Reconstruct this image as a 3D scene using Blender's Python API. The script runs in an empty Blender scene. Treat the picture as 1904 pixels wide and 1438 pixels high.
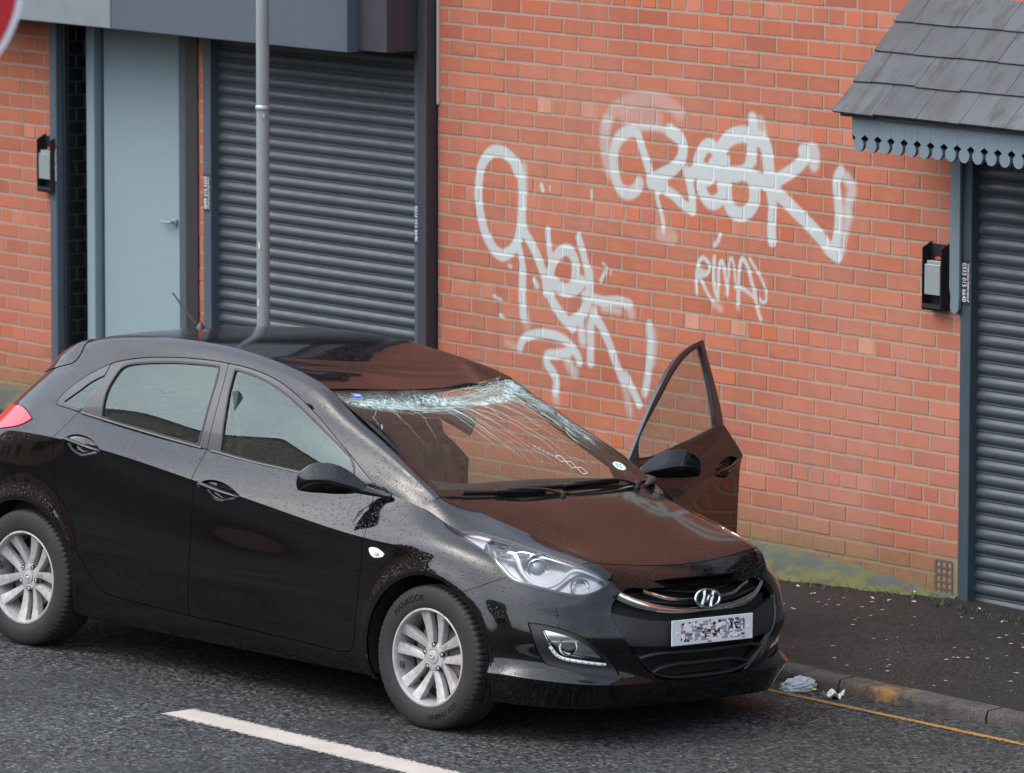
import bpy, bmesh, math, random
import numpy as np
from mathutils import Matrix, Vector
random.seed(7); rng = np.random.default_rng(7)
S = bpy.context.scene
COL = S.collection

# ================= camera, sky, sun, exposure =================
CAM_LOC = Vector((26.1052, -20.5095, 5.1116))
_R = Vector((.6252, .7804, .0019)); _U = Vector((-.1021, .0793, .9916)); _F = Vector((-.7737, .6202, -.1293))
_F.normalize(); _R = (_R - _F * _R.dot(_F)).normalized(); _U = _R.cross(_F).normalized()
cam_d = bpy.data.cameras.new("Camera"); cam = bpy.data.objects.new("Camera", cam_d); COL.objects.link(cam)
cam.matrix_world = Matrix(((_R.x, _U.x, -_F.x, CAM_LOC.x), (_R.y, _U.y, -_F.y, CAM_LOC.y), (_R.z, _U.z, -_F.z, CAM_LOC.z), (0, 0, 0, 1)))
cam_d.sensor_width = 36; cam_d.lens = 224.9; cam_d.clip_start = .5; cam_d.clip_end = 2000
cam_d.dof.use_dof = True; cam_d.dof.focus_distance = 28.2; cam_d.dof.aperture_fstop = 6.3
S.camera = cam

W = bpy.data.worlds.new("World"); S.world = W; W.use_nodes = True
nt = W.node_tree; nt.nodes.clear()
SUN_EL, SUN_AZ = math.radians(52), math.radians(205)     # high behind the camera, veiled by cloud
sky = nt.nodes.new('ShaderNodeTexSky'); sky.sky_type = 'NISHITA'; sky.sun_disc = False
sky.sun_elevation = SUN_EL; sky.sun_rotation = SUN_AZ; sky.air_density = 1.0; sky.dust_density = 2.0; sky.ozone_density = 1.0
hs = nt.nodes.new('ShaderNodeHueSaturation'); hs.inputs['Saturation'].default_value = .60
bg = nt.nodes.new('ShaderNodeBackground'); bg.inputs['Strength'].default_value = .15
wo = nt.nodes.new('ShaderNodeOutputWorld')
nt.links.new(sky.outputs[0], hs.inputs['Color']); # cloud deck: brighter overhead than at the horizon, softly mottled
tcw = nt.nodes.new('ShaderNodeTexCoord'); spw = nt.nodes.new('ShaderNodeSeparateXYZ'); rmp = nt.nodes.new('ShaderNodeMapRange'); rmp.inputs[1].default_value = -.05; rmp.inputs[2].default_value = .75; rmp.inputs[3].default_value = .72; rmp.inputs[4].default_value = 1.70
nzw = nt.nodes.new('ShaderNodeTexNoise'); nzw.inputs['Scale'].default_value = 2.6; nzw.inputs['Detail'].default_value = 5; rm2 = nt.nodes.new('ShaderNodeMapRange'); rm2.inputs[1].default_value = .3; rm2.inputs[2].default_value = .7; rm2.inputs[3].default_value = .78; rm2.inputs[4].default_value = 1.2
vm = nt.nodes.new('ShaderNodeVectorMath'); vm.operation = 'SCALE'; vm2 = nt.nodes.new('ShaderNodeVectorMath'); vm2.operation = 'SCALE'
nt.links.new(tcw.outputs['Generated'], spw.inputs[0]); nt.links.new(spw.outputs['Z'], rmp.inputs[0]); nt.links.new(tcw.outputs['Generated'], nzw.inputs['Vector']); nt.links.new(nzw.outputs['Fac'], rm2.inputs[0])
nt.links.new(hs.outputs[0], vm.inputs[0]); nt.links.new(rmp.outputs[0], vm.inputs['Scale']); nt.links.new(vm.outputs[0], vm2.inputs[0]); nt.links.new(rm2.outputs[0], vm2.inputs['Scale'])
nt.links.new(vm2.outputs[0], bg.inputs['Color']); nt.links.new(bg.outputs[0], wo.inputs[0])
sun_d = bpy.data.lights.new("Sun", 'SUN'); sun_d.energy = .5; sun_d.angle = math.radians(120); sun_d.color = (1, .97, .93)
sun = bpy.data.objects.new("Sun", sun_d); COL.objects.link(sun)
# Nishita: rotation 0 = +Y, clockwise seen from above
_sd = Vector((math.sin(SUN_AZ) * math.cos(SUN_EL), math.cos(SUN_AZ) * math.cos(SUN_EL), math.sin(SUN_EL)))
sun.rotation_euler = _sd.to_track_quat('Z', 'Y').to_euler()
vs_ = S.view_settings; vs_.view_transform = 'Standard'; vs_.look = 'None'; vs_.exposure = 1.24; vs_.gamma = 1
S.cycles.use_denoising = True; S.cycles.max_bounces = 8; S.cycles.glossy_bounces = 5; S.cycles.transmission_bounces = 8; S.cycles.transparent_max_bounces = 24
S.cycles.caustics_reflective = False; S.cycles.caustics_refractive = False
try: S.cycles.sample_clamp_indirect = 6
except Exception: pass

# ================= object helpers =================
def tag(o, label=None, cat=None, group=None, kind=None):
    if label: o['label'] = label
    if cat: o['category'] = cat
    if group: o['group'] = group
    if kind: o['kind'] = kind
    return o
def empty(name, loc=(0, 0, 0), rot=(0, 0, 0), parent=None):
    o = bpy.data.objects.new(name, None); COL.objects.link(o); o.location = loc; o.rotation_euler = rot
    o.empty_display_size = .1
    if parent: o.parent = parent
    return o
def mobj(name, V, F, mats, parent=None, idx=None, normals=None, smooth=True):
    me = bpy.data.meshes.new(name)
    me.from_pydata([tuple(v) for v in V], [], [tuple(int(i) for i in f) for f in F])
    for m in (mats if isinstance(mats, (list, tuple)) else [mats]): me.materials.append(m)
    if idx is not None: me.polygons.foreach_set('material_index', np.asarray(idx, dtype=np.int32))
    if smooth: me.polygons.foreach_set('use_smooth', np.ones(len(me.polygons), bool))
    me.update()
    if normals is not None: me.normals_split_custom_set_from_vertices([tuple(n) for n in normals])
    o = bpy.data.objects.new(name, me); COL.objects.link(o)
    if parent: o.parent = parent
    return o

class MB:
    """collects shapes, then links them as ONE mesh object"""
    def __init__(s): s.V = []; s.F = []; s.I = []; s.n = 0
    def add(s, V, F, mi=0):
        s.V.append(np.asarray(V, float).reshape(-1, 3)); s.F += [tuple(i + s.n for i in f) for f in F]; s.I += [mi] * len(F); s.n += len(s.V[-1]); return s
    def box(s, c, d, mi=0, rot=None, bev=0):
        x, y, z = [q / 2 for q in d]
        if bev:
            b = min(bev, x * .9, y * .9, z * .9); V = []; F = []
            # chamfered box as the hull of 24 points
            pts = {}
            for sx in (-1, 1):
                for sy in (-1, 1):
                    for sz in (-1, 1):
                        pts[(sx, sy, sz, 0)] = len(V); V.append((sx * x, sy * (y - b), sz * (z - b)))
                        pts[(sx, sy, sz, 1)] = len(V); V.append((sx * (x - b), sy * y, sz * (z - b)))
                        pts[(sx, sy, sz, 2)] = len(V); V.append((sx * (x - b), sy * (y - b), sz * z))
            p = lambda a, bb, c_, k: pts[(a, bb, c_, k)]
            for q in (-1, 1):
                f = [p(q, -1, -1, 0), p(q, 1, -1, 0), p(q, 1, 1, 0), p(q, -1, 1, 0)]; F.append(f if q > 0 else f[::-1])
                f = [p(-1, q, -1, 1), p(-1, q, 1, 1), p(1, q, 1, 1), p(1, q, -1, 1)]; F.append(f if q > 0 else f[::-1])
                f = [p(-1, -1, q, 2), p(1, -1, q, 2), p(1, 1, q, 2), p(-1, 1, q, 2)]; F.append(f if q > 0 else f[::-1])
            for a in (-1, 1):
                for c_ in (-1, 1):
                    f = [p(a, c_, -1, 0), p(a, c_, -1, 1), p(a, c_, 1, 1), p(a, c_, 1, 0)]; F.append(f if a * c_ > 0 else f[::-1])
                    f = [p(a, -1, c_, 0), p(a, 1, c_, 0), p(a, 1, c_, 2), p(a, -1, c_, 2)]; F.append(f if a * c_ > 0 else f[::-1])
                    f = [p(-1, a, c_, 1), p(-1, a, c_, 2), p(1, a, c_, 2), p(1, a, c_, 1)]; F.append(f if a * c_ > 0 else f[::-1])
                    for e in (-1, 1):
                        f = [p(a, c_, e, 0), p(a, c_, e, 1), p(a, c_, e, 2)]; F.append(f if a * c_ * e > 0 else f[::-1])
            V = np.array(V)
        else:
            V = np.array([(i * x, j * y, k * z) for i in (-1, 1) for j in (-1, 1) for k in (-1, 1)])
            F = [(0, 1, 3, 2), (4, 6, 7, 5), (0, 4, 5, 1), (2, 3, 7, 6), (0, 2, 6, 4), (1, 5, 7, 3)]
        if rot is not None: V = V @ np.array(rot).T
        return s.add(V + np.array(c), F, mi)
    def prism(s, poly, axis, a, b, mi=0):
        """poly in the two other axes (in x,y,z order); extruded along axis from a to b"""
        n = len(poly); V = []
        for t in (a, b):
            for p in poly:
                v = [p[0], p[1]]; v.insert(axis, t); V.append(v)
        F = [tuple(range(n))[::-1], tuple(range(n, 2 * n))] + [(i, (i + 1) % n, n + (i + 1) % n, n + i) for i in range(n)]
        ar = sum(poly[i][0] * poly[(i + 1) % n][1] - poly[(i + 1) % n][0] * poly[i][1] for i in range(n))
        if (ar < 0) ^ (axis == 1) ^ (a > b): F = [f[::-1] for f in F]
        return s.add(V, F, mi)
    def lathe(s, prof, axis=1, seg=48, mi=0, c=(0, 0, 0), closed=False):
        """prof: (along axis, radius)"""
        V = []; m = len(prof)
        for k in range(seg):
            a = 2 * math.pi * k / seg
            for t, r in prof:
                v = [r * math.cos(a), r * math.sin(a)]; v.insert(axis, t); V.append((v[0] + c[0], v[1] + c[1], v[2] + c[2]))
        F = []
        for k in range(seg):
            k2 = (k + 1) % seg
            for j in range(m if closed else m - 1):
                j2 = (j + 1) % m; F.append((k * m + j, k2 * m + j, k2 * m + j2, k * m + j2))
        return s.add(V, F, mi)
    def tube(s, pts, r, seg=10, mi=0, caps=True, flat=1.0):
        pts = np.asarray(pts, float); n = len(pts); rr = np.broadcast_to(np.asarray(r, float), (n,))
        d = np.gradient(pts, axis=0); d /= np.linalg.norm(d, axis=1, keepdims=True) + 1e-12
        u = np.cross(d[0], [0, 0, 1.]); 
        if np.linalg.norm(u) < 1e-3: u = np.cross(d[0], [1., 0, 0])
        u /= np.linalg.norm(u); V = []
        for i in range(n):
            u = u - d[i] * (u @ d[i]); u /= np.linalg.norm(u); w = np.cross(d[i], u)
            for k in range(seg):
                a = 2 * math.pi * k / seg; V.append(pts[i] + rr[i] * (math.cos(a) * u + math.sin(a) * w * flat))
        F = [(i * seg + k, i * seg + (k + 1) % seg, (i + 1) * seg + (k + 1) % seg, (i + 1) * seg + k) for i in range(n - 1) for k in range(seg)]
        if caps: F += [tuple(range(seg))[::-1], tuple((n - 1) * seg + k for k in range(seg))]
        return s.add(V, F, mi)
    def grid(s, G, mi=0, flip=False):
        nu, nv = G.shape[:2]; F = []
        for i in range(nu - 1):
            for j in range(nv - 1):
                f = (i * nv + j, (i + 1) * nv + j, (i + 1) * nv + j + 1, i * nv + j + 1); F.append(f[::-1] if flip else f)
        return s.add(G.reshape(-1, 3), F, mi)
    def tri(s, m, mi=0): return s.add(m['V'], m['T'].tolist(), mi)
    def build(s, name, mats, parent=None, smooth=None, fix=True):
        V = np.concatenate(s.V); o = mobj(name, V, s.F, mats, parent, s.I, smooth=False); me = o.data
        if fix:
            bm = bmesh.new(); bm.from_mesh(me); bmesh.ops.recalc_face_normals(bm, faces=bm.faces); bm.to_mesh(me); bm.free()
        if smooth is not None:
            me.polygons.foreach_set('use_smooth', np.ones(len(me.polygons), bool))
            me.set_sharp_from_angle(angle=math.radians(smooth))
        return o

# ================= material helpers =================
def mat(name, col=(.5, .5, .5), rough=.5, metal=0, **kw):
    m = bpy.data.materials.new(name); m.use_nodes = True; b = m.node_tree.nodes['Principled BSDF']
    b.inputs['Base Color'].default_value = (*col, 1); b.inputs['Roughness'].default_value = rough; b.inputs['Metallic'].default_value = metal
    for k, v in kw.items(): b.inputs[k.replace('_', ' ')].default_value = v
    return m
_MG = {}
def mat_get(n, c, r):
    if n not in _MG: _MG[n] = mat(n, c, r)
    return _MG[n]
class NG:
    """tiny node-graph builder on one material"""
    def __init__(s, m): s.t = m.node_tree; s.b = s.t.nodes['Principled BSDF']; s.m = m
    def n(s, typ, **kw):
        nd = s.t.nodes.new('ShaderNode' + typ)
        for k, v in kw.items():
            if k.startswith('i_'): nd.inputs[k[2:].replace('_', ' ')].default_value = v
            else: setattr(nd, k, v)
        return nd
    def l(s, a, b): s.t.links.new(a, b); return b
    def coord(s, kind='Object', scale=None):
        c = s.n('TexCoord').outputs[kind]
        if scale is None: return c
        mp = s.n('Mapping'); mp.inputs['Scale'].default_value = scale; s.l(c, mp.inputs['Vector']); return mp.outputs[0]
    def noise(s, vec, scale, detail=4, rough=.55, dist=0):
        nd = s.n('TexNoise'); s.l(vec, nd.inputs['Vector']); nd.inputs['Scale'].default_value = scale; nd.inputs['Detail'].default_value = detail
        nd.inputs['Roughness'].default_value = rough; nd.inputs['Distortion'].default_value = dist; return nd.outputs['Fac']
    def ramp(s, fac, stops, interp='LINEAR'):
        nd = s.n('ValToRGB'); cr = nd.color_ramp; cr.interpolation = interp
        while len(cr.elements) > 1: cr.elements.remove(cr.elements[-1])
        for i, (p, c) in enumerate(stops):
            e = cr.elements[0] if i == 0 else cr.elements.new(p)
            e.position = p; e.color = (*c, 1) if isinstance(c, (tuple, list)) else (c, c, c, 1)
        s.l(fac, nd.inputs[0]); return nd.outputs[0]
    def mix(s, fac, a, b, mode='MIX'):
        nd = s.n('Mix', data_type='RGBA', blend_type=mode)
        for val, sock in ((fac, nd.inputs[0]), (a, nd.inputs[6]), (b, nd.inputs[7])):
            if isinstance(val, (int, float)): sock.default_value = val if sock == nd.inputs[0] else (val, val, val, 1)
            elif isinstance(val, tuple): sock.default_value = (*val, 1)
            else: s.l(val, sock)
        return nd.outputs[2]
    def math(s, op, a, b=None, clamp=False):
        nd = s.n('Math', operation=op, use_clamp=clamp)
        for val, i in ((a, 0), (b, 1)):
            if val is None: continue
            if isinstance(val, (int, float)): nd.inputs[i].default_value = val
            else: s.l(val, nd.inputs[i])
        return nd.outputs[0]
    def bump(s, h, strength=.3, dist=.01, prev=None):
        nd = s.n('Bump'); nd.inputs['Strength'].default_value = strength; nd.inputs['Distance'].default_value = dist
        s.l(h, nd.inputs['Height'])
        if prev is not None: s.l(prev, nd.inputs['Normal'])
        return nd.outputs[0]
    def attr(s, name): return s.n('Attribute', attribute_name=name)
    def base(s, c): s.l(c, s.b.inputs['Base Color'])
    def rough(s, c): s.l(c, s.b.inputs['Roughness'])
    def normal(s, c): s.l(c, s.b.inputs['Normal'])
def droplets(g, vec, scale=150., amt=.35, prev=None, cover=.42):
    """fine rain beads: raised dots in the cells of a voronoi"""
    v = g.n('TexVoronoi', feature='F1'); g.l(vec, v.inputs['Vector']); v.inputs['Scale'].default_value = scale; v.inputs['Randomness'].default_value = 1
    size = g.math('MULTIPLY', g.n('SeparateColor').outputs[0], 1.0)
    sc = size.node.inputs[0].links[0].from_node; g.l(v.outputs['Color'], sc.inputs[0])
    lim = g.math('MULTIPLY', size, cover)
    h = g.math('SUBTRACT', lim, v.outputs['Distance'], clamp=True)
    h = g.math('MULTIPLY', h, 3.0, clamp=True)
    return g.bump(h, amt, .002, prev), h
# ---------- numpy surface toolkit ----------
def nspline(t, P):
    """natural cubic spline through rows of P at knots t -> evaluator"""
    t = np.asarray(t, float); P = np.asarray(P, float); n = len(t)
    h = np.diff(t); A = np.zeros((n, n)); B = np.zeros((n,) + P.shape[1:])
    A[0, 0] = A[-1, -1] = 1
    for i in range(1, n - 1):
        A[i, i - 1] = h[i - 1]; A[i, i] = 2 * (h[i - 1] + h[i]); A[i, i + 1] = h[i]
        B[i] = 6 * ((P[i + 1] - P[i]) / h[i] - (P[i] - P[i - 1]) / h[i - 1])
    Mm = np.linalg.solve(A, B.reshape(n, -1)).reshape(B.shape)
    def ev(x):
        x = np.asarray(x, float); i = np.clip(np.searchsorted(t, x) - 1, 0, n - 2)
        sh = (-1,) + (1,) * (P.ndim - 1)
        a = ((t[i + 1] - x) / h[i]).reshape(sh); b = ((x - t[i]) / h[i]).reshape(sh); hh = h[i].reshape(sh)
        return a * P[i] + b * P[i + 1] + ((a**3 - a) * Mm[i] + (b**3 - b) * Mm[i + 1]) * hh**2 / 6
    return ev

def grid_mesh(G):
    nu, nv = G.shape[:2]
    du = np.gradient(G, axis=0); dv = np.gradient(G, axis=1)
    N = np.cross(du, dv); N /= np.linalg.norm(N, axis=2, keepdims=True) + 1e-12
    idx = np.arange(nu * nv).reshape(nu, nv)
    a, b, c, d = idx[:-1, :-1].ravel(), idx[1:, :-1].ravel(), idx[1:, 1:].ravel(), idx[:-1, 1:].ravel()
    T = np.concatenate([np.stack([a, b, c], 1), np.stack([a, c, d], 1)])
    return dict(V=G.reshape(-1, 3).copy(), N=N.reshape(-1, 3), T=T)

def compact(m):
    u, inv = np.unique(m['T'], return_inverse=True)
    return dict(V=m['V'][u], N=m['N'][u], T=inv.reshape(-1, 3))

def clip(m, f):
    """keep f>0; f is an array per vertex"""
    V, N, T = m['V'], m['N'], m['T']
    f = np.where(np.abs(f) < 1e-7, 1e-7, f)
    s = f[T] > 0; k = s.sum(1)
    full = T[k == 3]; out = [full]
    newV = [V]; newN = [N]; cnt = len(V); cache = {}
    def cut(a, b):
        nonlocal cnt
        lo = np.minimum(a, b); hi = np.maximum(a, b)
        key = lo.astype(np.int64) * len(V) + hi
        u, inv = np.unique(key, return_inverse=True)
        ids = np.empty(len(u), int); new = []
        for q, kk in enumerate(u):
            r = cache.get(kk)
            if r is None:
                r = cnt + len(new); cache[kk] = r; new.append(kk)
            ids[q] = r
        if new:
            nk = np.array(new); l = nk // len(V); h_ = nk % len(V)
            t = (f[l] / (f[l] - f[h_]))[:, None]
            newV.append(V[l] + (V[h_] - V[l]) * t)
            nn = N[l] + (N[h_] - N[l]) * t
            newN.append(nn / (np.linalg.norm(nn, axis=1, keepdims=True) + 1e-12))
            cnt += len(new)
        return ids[inv]
    for want in (1, 2):
        sel = T[k == want]
        if len(sel) == 0: continue
        ss = s[k == want]
        odd = np.argmax(ss if want == 1 else ~ss, axis=1)
        r = np.arange(len(sel))
        a = sel[r, odd]; b = sel[r, (odd + 1) % 3]; c = sel[r, (odd + 2) % 3]
        ab = cut(a, b); ac = cut(a, c)
        if want == 1: out.append(np.stack([a, ab, ac], 1))
        else: out += [np.stack([ab, b, c], 1), np.stack([ab, c, ac], 1)]
    r = dict(V=np.concatenate(newV), N=np.concatenate(newN), T=np.concatenate(out))
    return compact(r) if len(r['T']) else None

def join(*ms):
    ms = [m for m in ms if m is not None and len(m['T'])]
    V, N, T, o = [], [], [], 0
    for m in ms: V.append(m['V']); N.append(m['N']); T.append(m['T'] + o); o += len(m['V'])
    return dict(V=np.concatenate(V), N=np.concatenate(N), T=np.concatenate(T))

def mirror(m):
    s = np.array([1, -1, 1.]); return dict(V=m['V'] * s, N=m['N'] * s, T=m['T'][:, ::-1])

def sdpoly(P, poly):
    """signed distance, positive inside"""
    poly = np.asarray(poly, float); d = np.full(len(P), 1e9); ins = np.zeros(len(P), bool)
    for i in range(len(poly)):
        a = poly[i]; b = poly[(i + 1) % len(poly)]; ab = b - a; ap = P - a
        t = np.clip((ap @ ab) / (ab @ ab + 1e-12), 0, 1)
        d = np.minimum(d, np.hypot(*(ap - t[:, None] * ab).T))
        c = (a[1] > P[:, 1]) != (b[1] > P[:, 1])
        with np.errstate(divide='ignore', invalid='ignore'):
            xx = (b[0] - a[0]) * (P[:, 1] - a[1]) / (b[1] - a[1]) + a[0]
        ins ^= c & (P[:, 0] < xx)
    return np.where(ins, d, -d)

def smooth_poly(pts, n=6, closed=True, sharp=()):
    """Catmull-Rom through pts, corners listed in sharp stay sharp"""
    P = np.asarray(pts, float); m = len(P); out = []
    for i in range(m if closed else m - 1):
        p1, p2 = P[i], P[(i + 1) % m]
        p0 = P[i - 1] if (closed or i > 0) else p1
        p3 = P[(i + 2) % m] if (closed or i < m - 2) else p2
        if i in sharp: p0 = p1
        if (i + 1) % m in sharp: p3 = p2
        for k in range(n):
            t = k / n
            out.append(.5 * ((2 * p1) + (-p0 + p2) * t + (2 * p0 - 5 * p1 + 4 * p2 - p3) * t * t + (-p0 + 3 * p1 - 3 * p2 + p3) * t**3))
    if not closed: out.append(P[-1])
    return np.array(out)

# ---------- car body control lines: (x, half width, z), nose centre -> side -> tail centre ----------
# stations:      0 centre      1            2            3            4            5            6           7           8            9            10           11           12           13           14           15           16            17            18           19
LN = {
'A0': [(.70,0,.150),(.69,.19,.150),(.66,.36,.150),(.61,.48,.150),(.55,.56,.150),(.45,.64,.150),(.34,.70,.150),(.18,.72,.150),(0,.73,.150),(-.19,.74,.155),(-.45,.74,.160),(-1.0,.74,.160),(-1.56,.74,.160),(-2.1,.74,.160),(-2.5,.74,.170),(-2.8,.72,.19),(-3.05,.68,.21),(-3.18,.55,.22),(-3.25,.30,.22),(-3.27,0,.22)],
'A1': [(.800,0,.172),(.795,.20,.172),(.772,.40,.170),(.725,.545,.168),(.650,.655,.166),(.535,.745,.166),(.40,.800,.168),(.2,.830,.170),(0,.835,.175),(-.19,.838,.180),(-.45,.838,.182),(-1.0,.838,.182),(-1.56,.838,.182),(-2.1,.838,.184),(-2.5,.835,.19),(-2.82,.815,.21),(-3.10,.75,.235),(-3.27,.60,.24),(-3.34,.32,.24),(-3.36,0,.24)],
'A2': [(.820,0,.225),(.815,.20,.225),(.795,.40,.222),(.750,.550,.222),(.680,.665,.222),(.565,.760,.222),(.42,.820,.222),(.2,.848,.222),(0,.856,.222),(-.19,.858,.222),(-.45,.858,.222),(-1.0,.858,.222),(-1.56,.858,.222),(-2.1,.858,.224),(-2.5,.855,.235),(-2.84,.835,.26),(-3.13,.77,.29),(-3.31,.61,.30),(-3.38,.33,.30),(-3.40,0,.30)],
'A3': [(.838,0,.280),(.832,.20,.280),(.815,.40,.278),(.785,.550,.280),(.718,.680,.286),(.605,.780,.294),(.45,.842,.300),(.2,.862,.290),(0,.868,.280),(-.19,.868,.278),(-.45,.868,.275),(-1.0,.868,.275),(-1.56,.868,.275),(-2.1,.868,.278),(-2.5,.866,.29),(-2.86,.845,.33),(-3.15,.78,.36),(-3.34,.62,.37),(-3.41,.33,.37),(-3.43,0,.37)],
'A4': [(.838,0,.315),(.832,.20,.315),(.806,.40,.314),(.758,.530,.316),(.688,.655,.322),(.585,.752,.330),(.435,.824,.334),(.2,.858,.325),(0,.869,.315),(-.19,.870,.312),(-.45,.871,.310),(-1.0,.872,.310),(-1.56,.872,.310),(-2.1,.872,.315),(-2.5,.872,.33),(-2.87,.850,.38),(-3.16,.785,.41),(-3.35,.625,.42),(-3.42,.34,.42),(-3.44,0,.42)],
'A5': [(.868,0,.450),(.862,.20,.450),(.832,.38,.448),(.788,.520,.448),(.716,.645,.450),(.610,.745,.456),(.445,.825,.462),(.2,.868,.462),(0,.878,.455),(-.19,.880,.450),(-.45,.880,.448),(-1.0,.884,.446),(-1.56,.885,.446),(-2.1,.885,.450),(-2.5,.886,.46),(-2.87,.866,.50),(-3.15,.80,.52),(-3.34,.64,.53),(-3.41,.35,.53),(-3.43,0,.53)],
'A6': [(.840,0,.580),(.834,.20,.580),(.806,.38,.575),(.768,.510,.572),(.702,.630,.574),(.598,.732,.580),(.43,.820,.592),(.2,.872,.600),(0,.884,.605),(-.19,.884,.610),(-.45,.884,.615),(-1.0,.888,.63),(-1.56,.888,.65),(-2.1,.888,.68),(-2.5,.888,.70),(-2.85,.874,.70),(-3.12,.80,.70),(-3.30,.64,.70),(-3.37,.35,.70),(-3.39,0,.70)],
'A6b':[(.822,0,.630),(.817,.20,.630),(.790,.38,.620),(.756,.505,.618),(.696,.615,.622),(.588,.722,.632),(.415,.808,.652),(.19,.866,.678),(0,.880,.690),(-.19,.881,.705),(-.45,.882,.735),(-1.0,.882,.800),(-1.56,.882,.868),(-2.1,.882,.925),(-2.5,.880,.945),(-2.83,.862,.93),(-3.08,.79,.90),(-3.26,.63,.88),(-3.33,.35,.88),(-3.35,0,.88)],
'A7': [(.805,0,.655),(.800,.20,.655),(.772,.38,.645),(.742,.500,.648),(.684,.602,.656),(.570,.705,.672),(.395,.793,.704),(.18,.852,.742),(0,.870,.765),(-.19,.878,.775),(-.45,.884,.788),(-1.0,.888,.847),(-1.56,.889,.912),(-2.1,.886,.968),(-2.5,.876,.987),(-2.81,.850,.985),(-3.03,.78,.97),(-3.21,.63,.95),(-3.29,.35,.94),(-3.31,0,.94)],
'A7b':[(.798,0,.666),(.793,.20,.666),(.766,.38,.660),(.732,.498,.675),(.650,.588,.710),(.500,.688,.742),(.325,.765,.778),(.135,.812,.815),(-.03,.828,.842),(-.19,.842,.845),(-.45,.852,.845),(-1.0,.858,.893),(-1.56,.858,.945),(-2.1,.852,.996),(-2.5,.840,1.02),(-2.80,.812,1.02),(-3.01,.745,1.00),(-3.17,.61,.975),(-3.26,.34,.96),(-3.28,0,.96)],
'A8': [(.790,0,.682),(.785,.20,.683),(.760,.38,.687),(.713,.500,.717),(.607,.565,.783),(.400,.640,.810),(.20,.698,.836),(.036,.735,.858),(-.08,.742,.897),(-.19,.746,.935),(-.45,.757,.982),(-1.0,.762,1.005),(-1.56,.762,1.030),(-2.1,.757,1.066),(-2.5,.748,1.104),(-2.78,.725,1.112),(-2.98,.675,1.075),(-3.13,.56,1.04),(-3.22,.32,1.02),(-3.25,0,1.01)]}
ORD = ['A0','A1','A2','A3','A4','A5','A6','A6b','A7','A7b','A8']
CREASE_A = {'A1': 1, 'A3': 1, 'A7': 1}
def kchord():
    P = np.array(LN['A5']); d = np.hypot(*(np.diff(P[:, :2], axis=0)).T); return np.concatenate([[0], np.cumsum(d)])
KT = kchord()
def linefn(name):
    P = np.array(LN[name]); k = KT
    Pm = P[1:3][::-1] * [1, -1, 1]; km = -k[1:3][::-1]
    Pe = P[-3:-1][::-1] * [1, -1, 1]; ke = 2 * k[-1] - k[-3:-1][::-1]
    return nspline(np.concatenate([km, k, ke]), np.concatenate([Pm, P, Pe]))
LF = {n: linefn(n) for n in ORD}

def vloft(rows, vk, creases, nv, crease_k=None):
    """rows: (nl, nu, 3); spline across lines, broken at crease indices; blended with the unbroken one by crease_k per u"""
    rows = np.asarray(rows); cuts = [0] + sorted(creases) + [len(rows) - 1]
    vs = np.linspace(vk[0], vk[-1], nv)
    vs = np.unique(np.round(np.concatenate([vs] + [[vk[c]] for c in creases]), 6))
    smooth = nspline(vk, rows)(vs)
    out = np.zeros_like(smooth)
    for a, b in zip(cuts[:-1], cuts[1:]):
        sel = (vs >= vk[a] - 1e-6) & (vs <= vk[b] + 1e-6)
        if b - a == 1:
            t = ((vs[sel] - vk[a]) / (vk[b] - vk[a]))[:, None, None]
            out[sel] = rows[a] * (1 - t) + rows[b] * t
        else: out[sel] = nspline(vk[a:b + 1], rows[a:b + 1])(vs[sel])
    if crease_k is not None: out = smooth + (out - smooth) * crease_k[None, :, None]
    return out.transpose(1, 0, 2)      # (nu, nv, 3)

def sm(a, b, x):
    t = np.clip((x - a) / (b - a), 0, 1); return t * t * (3 - 2 * t)

NU = 560
tu = np.linspace(0, KT[-1], NU)
VK = np.cumsum([0, .10, .055, .06, .04, .135, .13, .06, .03, .06, .12])
def lower_grid():
    rows = [LF[n](tu) for n in ORD]
    G = vloft(rows, VK, [1, 3, 8], 130, None)
    Gs = vloft(rows, VK, [1, 3], 130, None)
    # crease along the doors fades out over the nose
    k = sm(KT[7], KT[10], tu)
    if G.shape == Gs.shape: pass
    Gs = vloft_at(rows, VK, [1, 3], G.shape[1], [8])
    G = Gs + (G - Gs) * k[:, None, None]
    # wheel-arch flare
    for cx_ in (0., -2.65):
        r = np.hypot(G[..., 0] - cx_, G[..., 2] - .312)
        side = sm(.5, .75, G[..., 1]) 
        up = sm(-.32, .05, G[..., 2] - .312)
        G[..., 1] += .014 * np.exp(-((r - .372) / .045)**2) * side * up
    G[..., 1] *= -1
    return G
def vloft_at(rows, vk, creases, nvtot, extra):
    rows = np.asarray(rows); allc = sorted(creases + extra)
    vs = np.linspace(vk[0], vk[-1], 130)
    vs = np.unique(np.round(np.concatenate([vs] + [[vk[c]] for c in allc]), 6))
    out = np.zeros((len(vs),) + rows.shape[1:]); cuts = [0] + sorted(creases) + [len(rows) - 1]
    for a, b in zip(cuts[:-1], cuts[1:]):
        sel = (vs >= vk[a] - 1e-6) & (vs <= vk[b] + 1e-6)
        if b - a == 1:
            t = ((vs[sel] - vk[a]) / (vk[b] - vk[a]))[:, None, None]; out[sel] = rows[a] * (1 - t) + rows[b] * t
        else: out[sel] = nspline(vk[a:b + 1], rows[a:b + 1])(vs[sel])
    return out.transpose(1, 0, 2)

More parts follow.
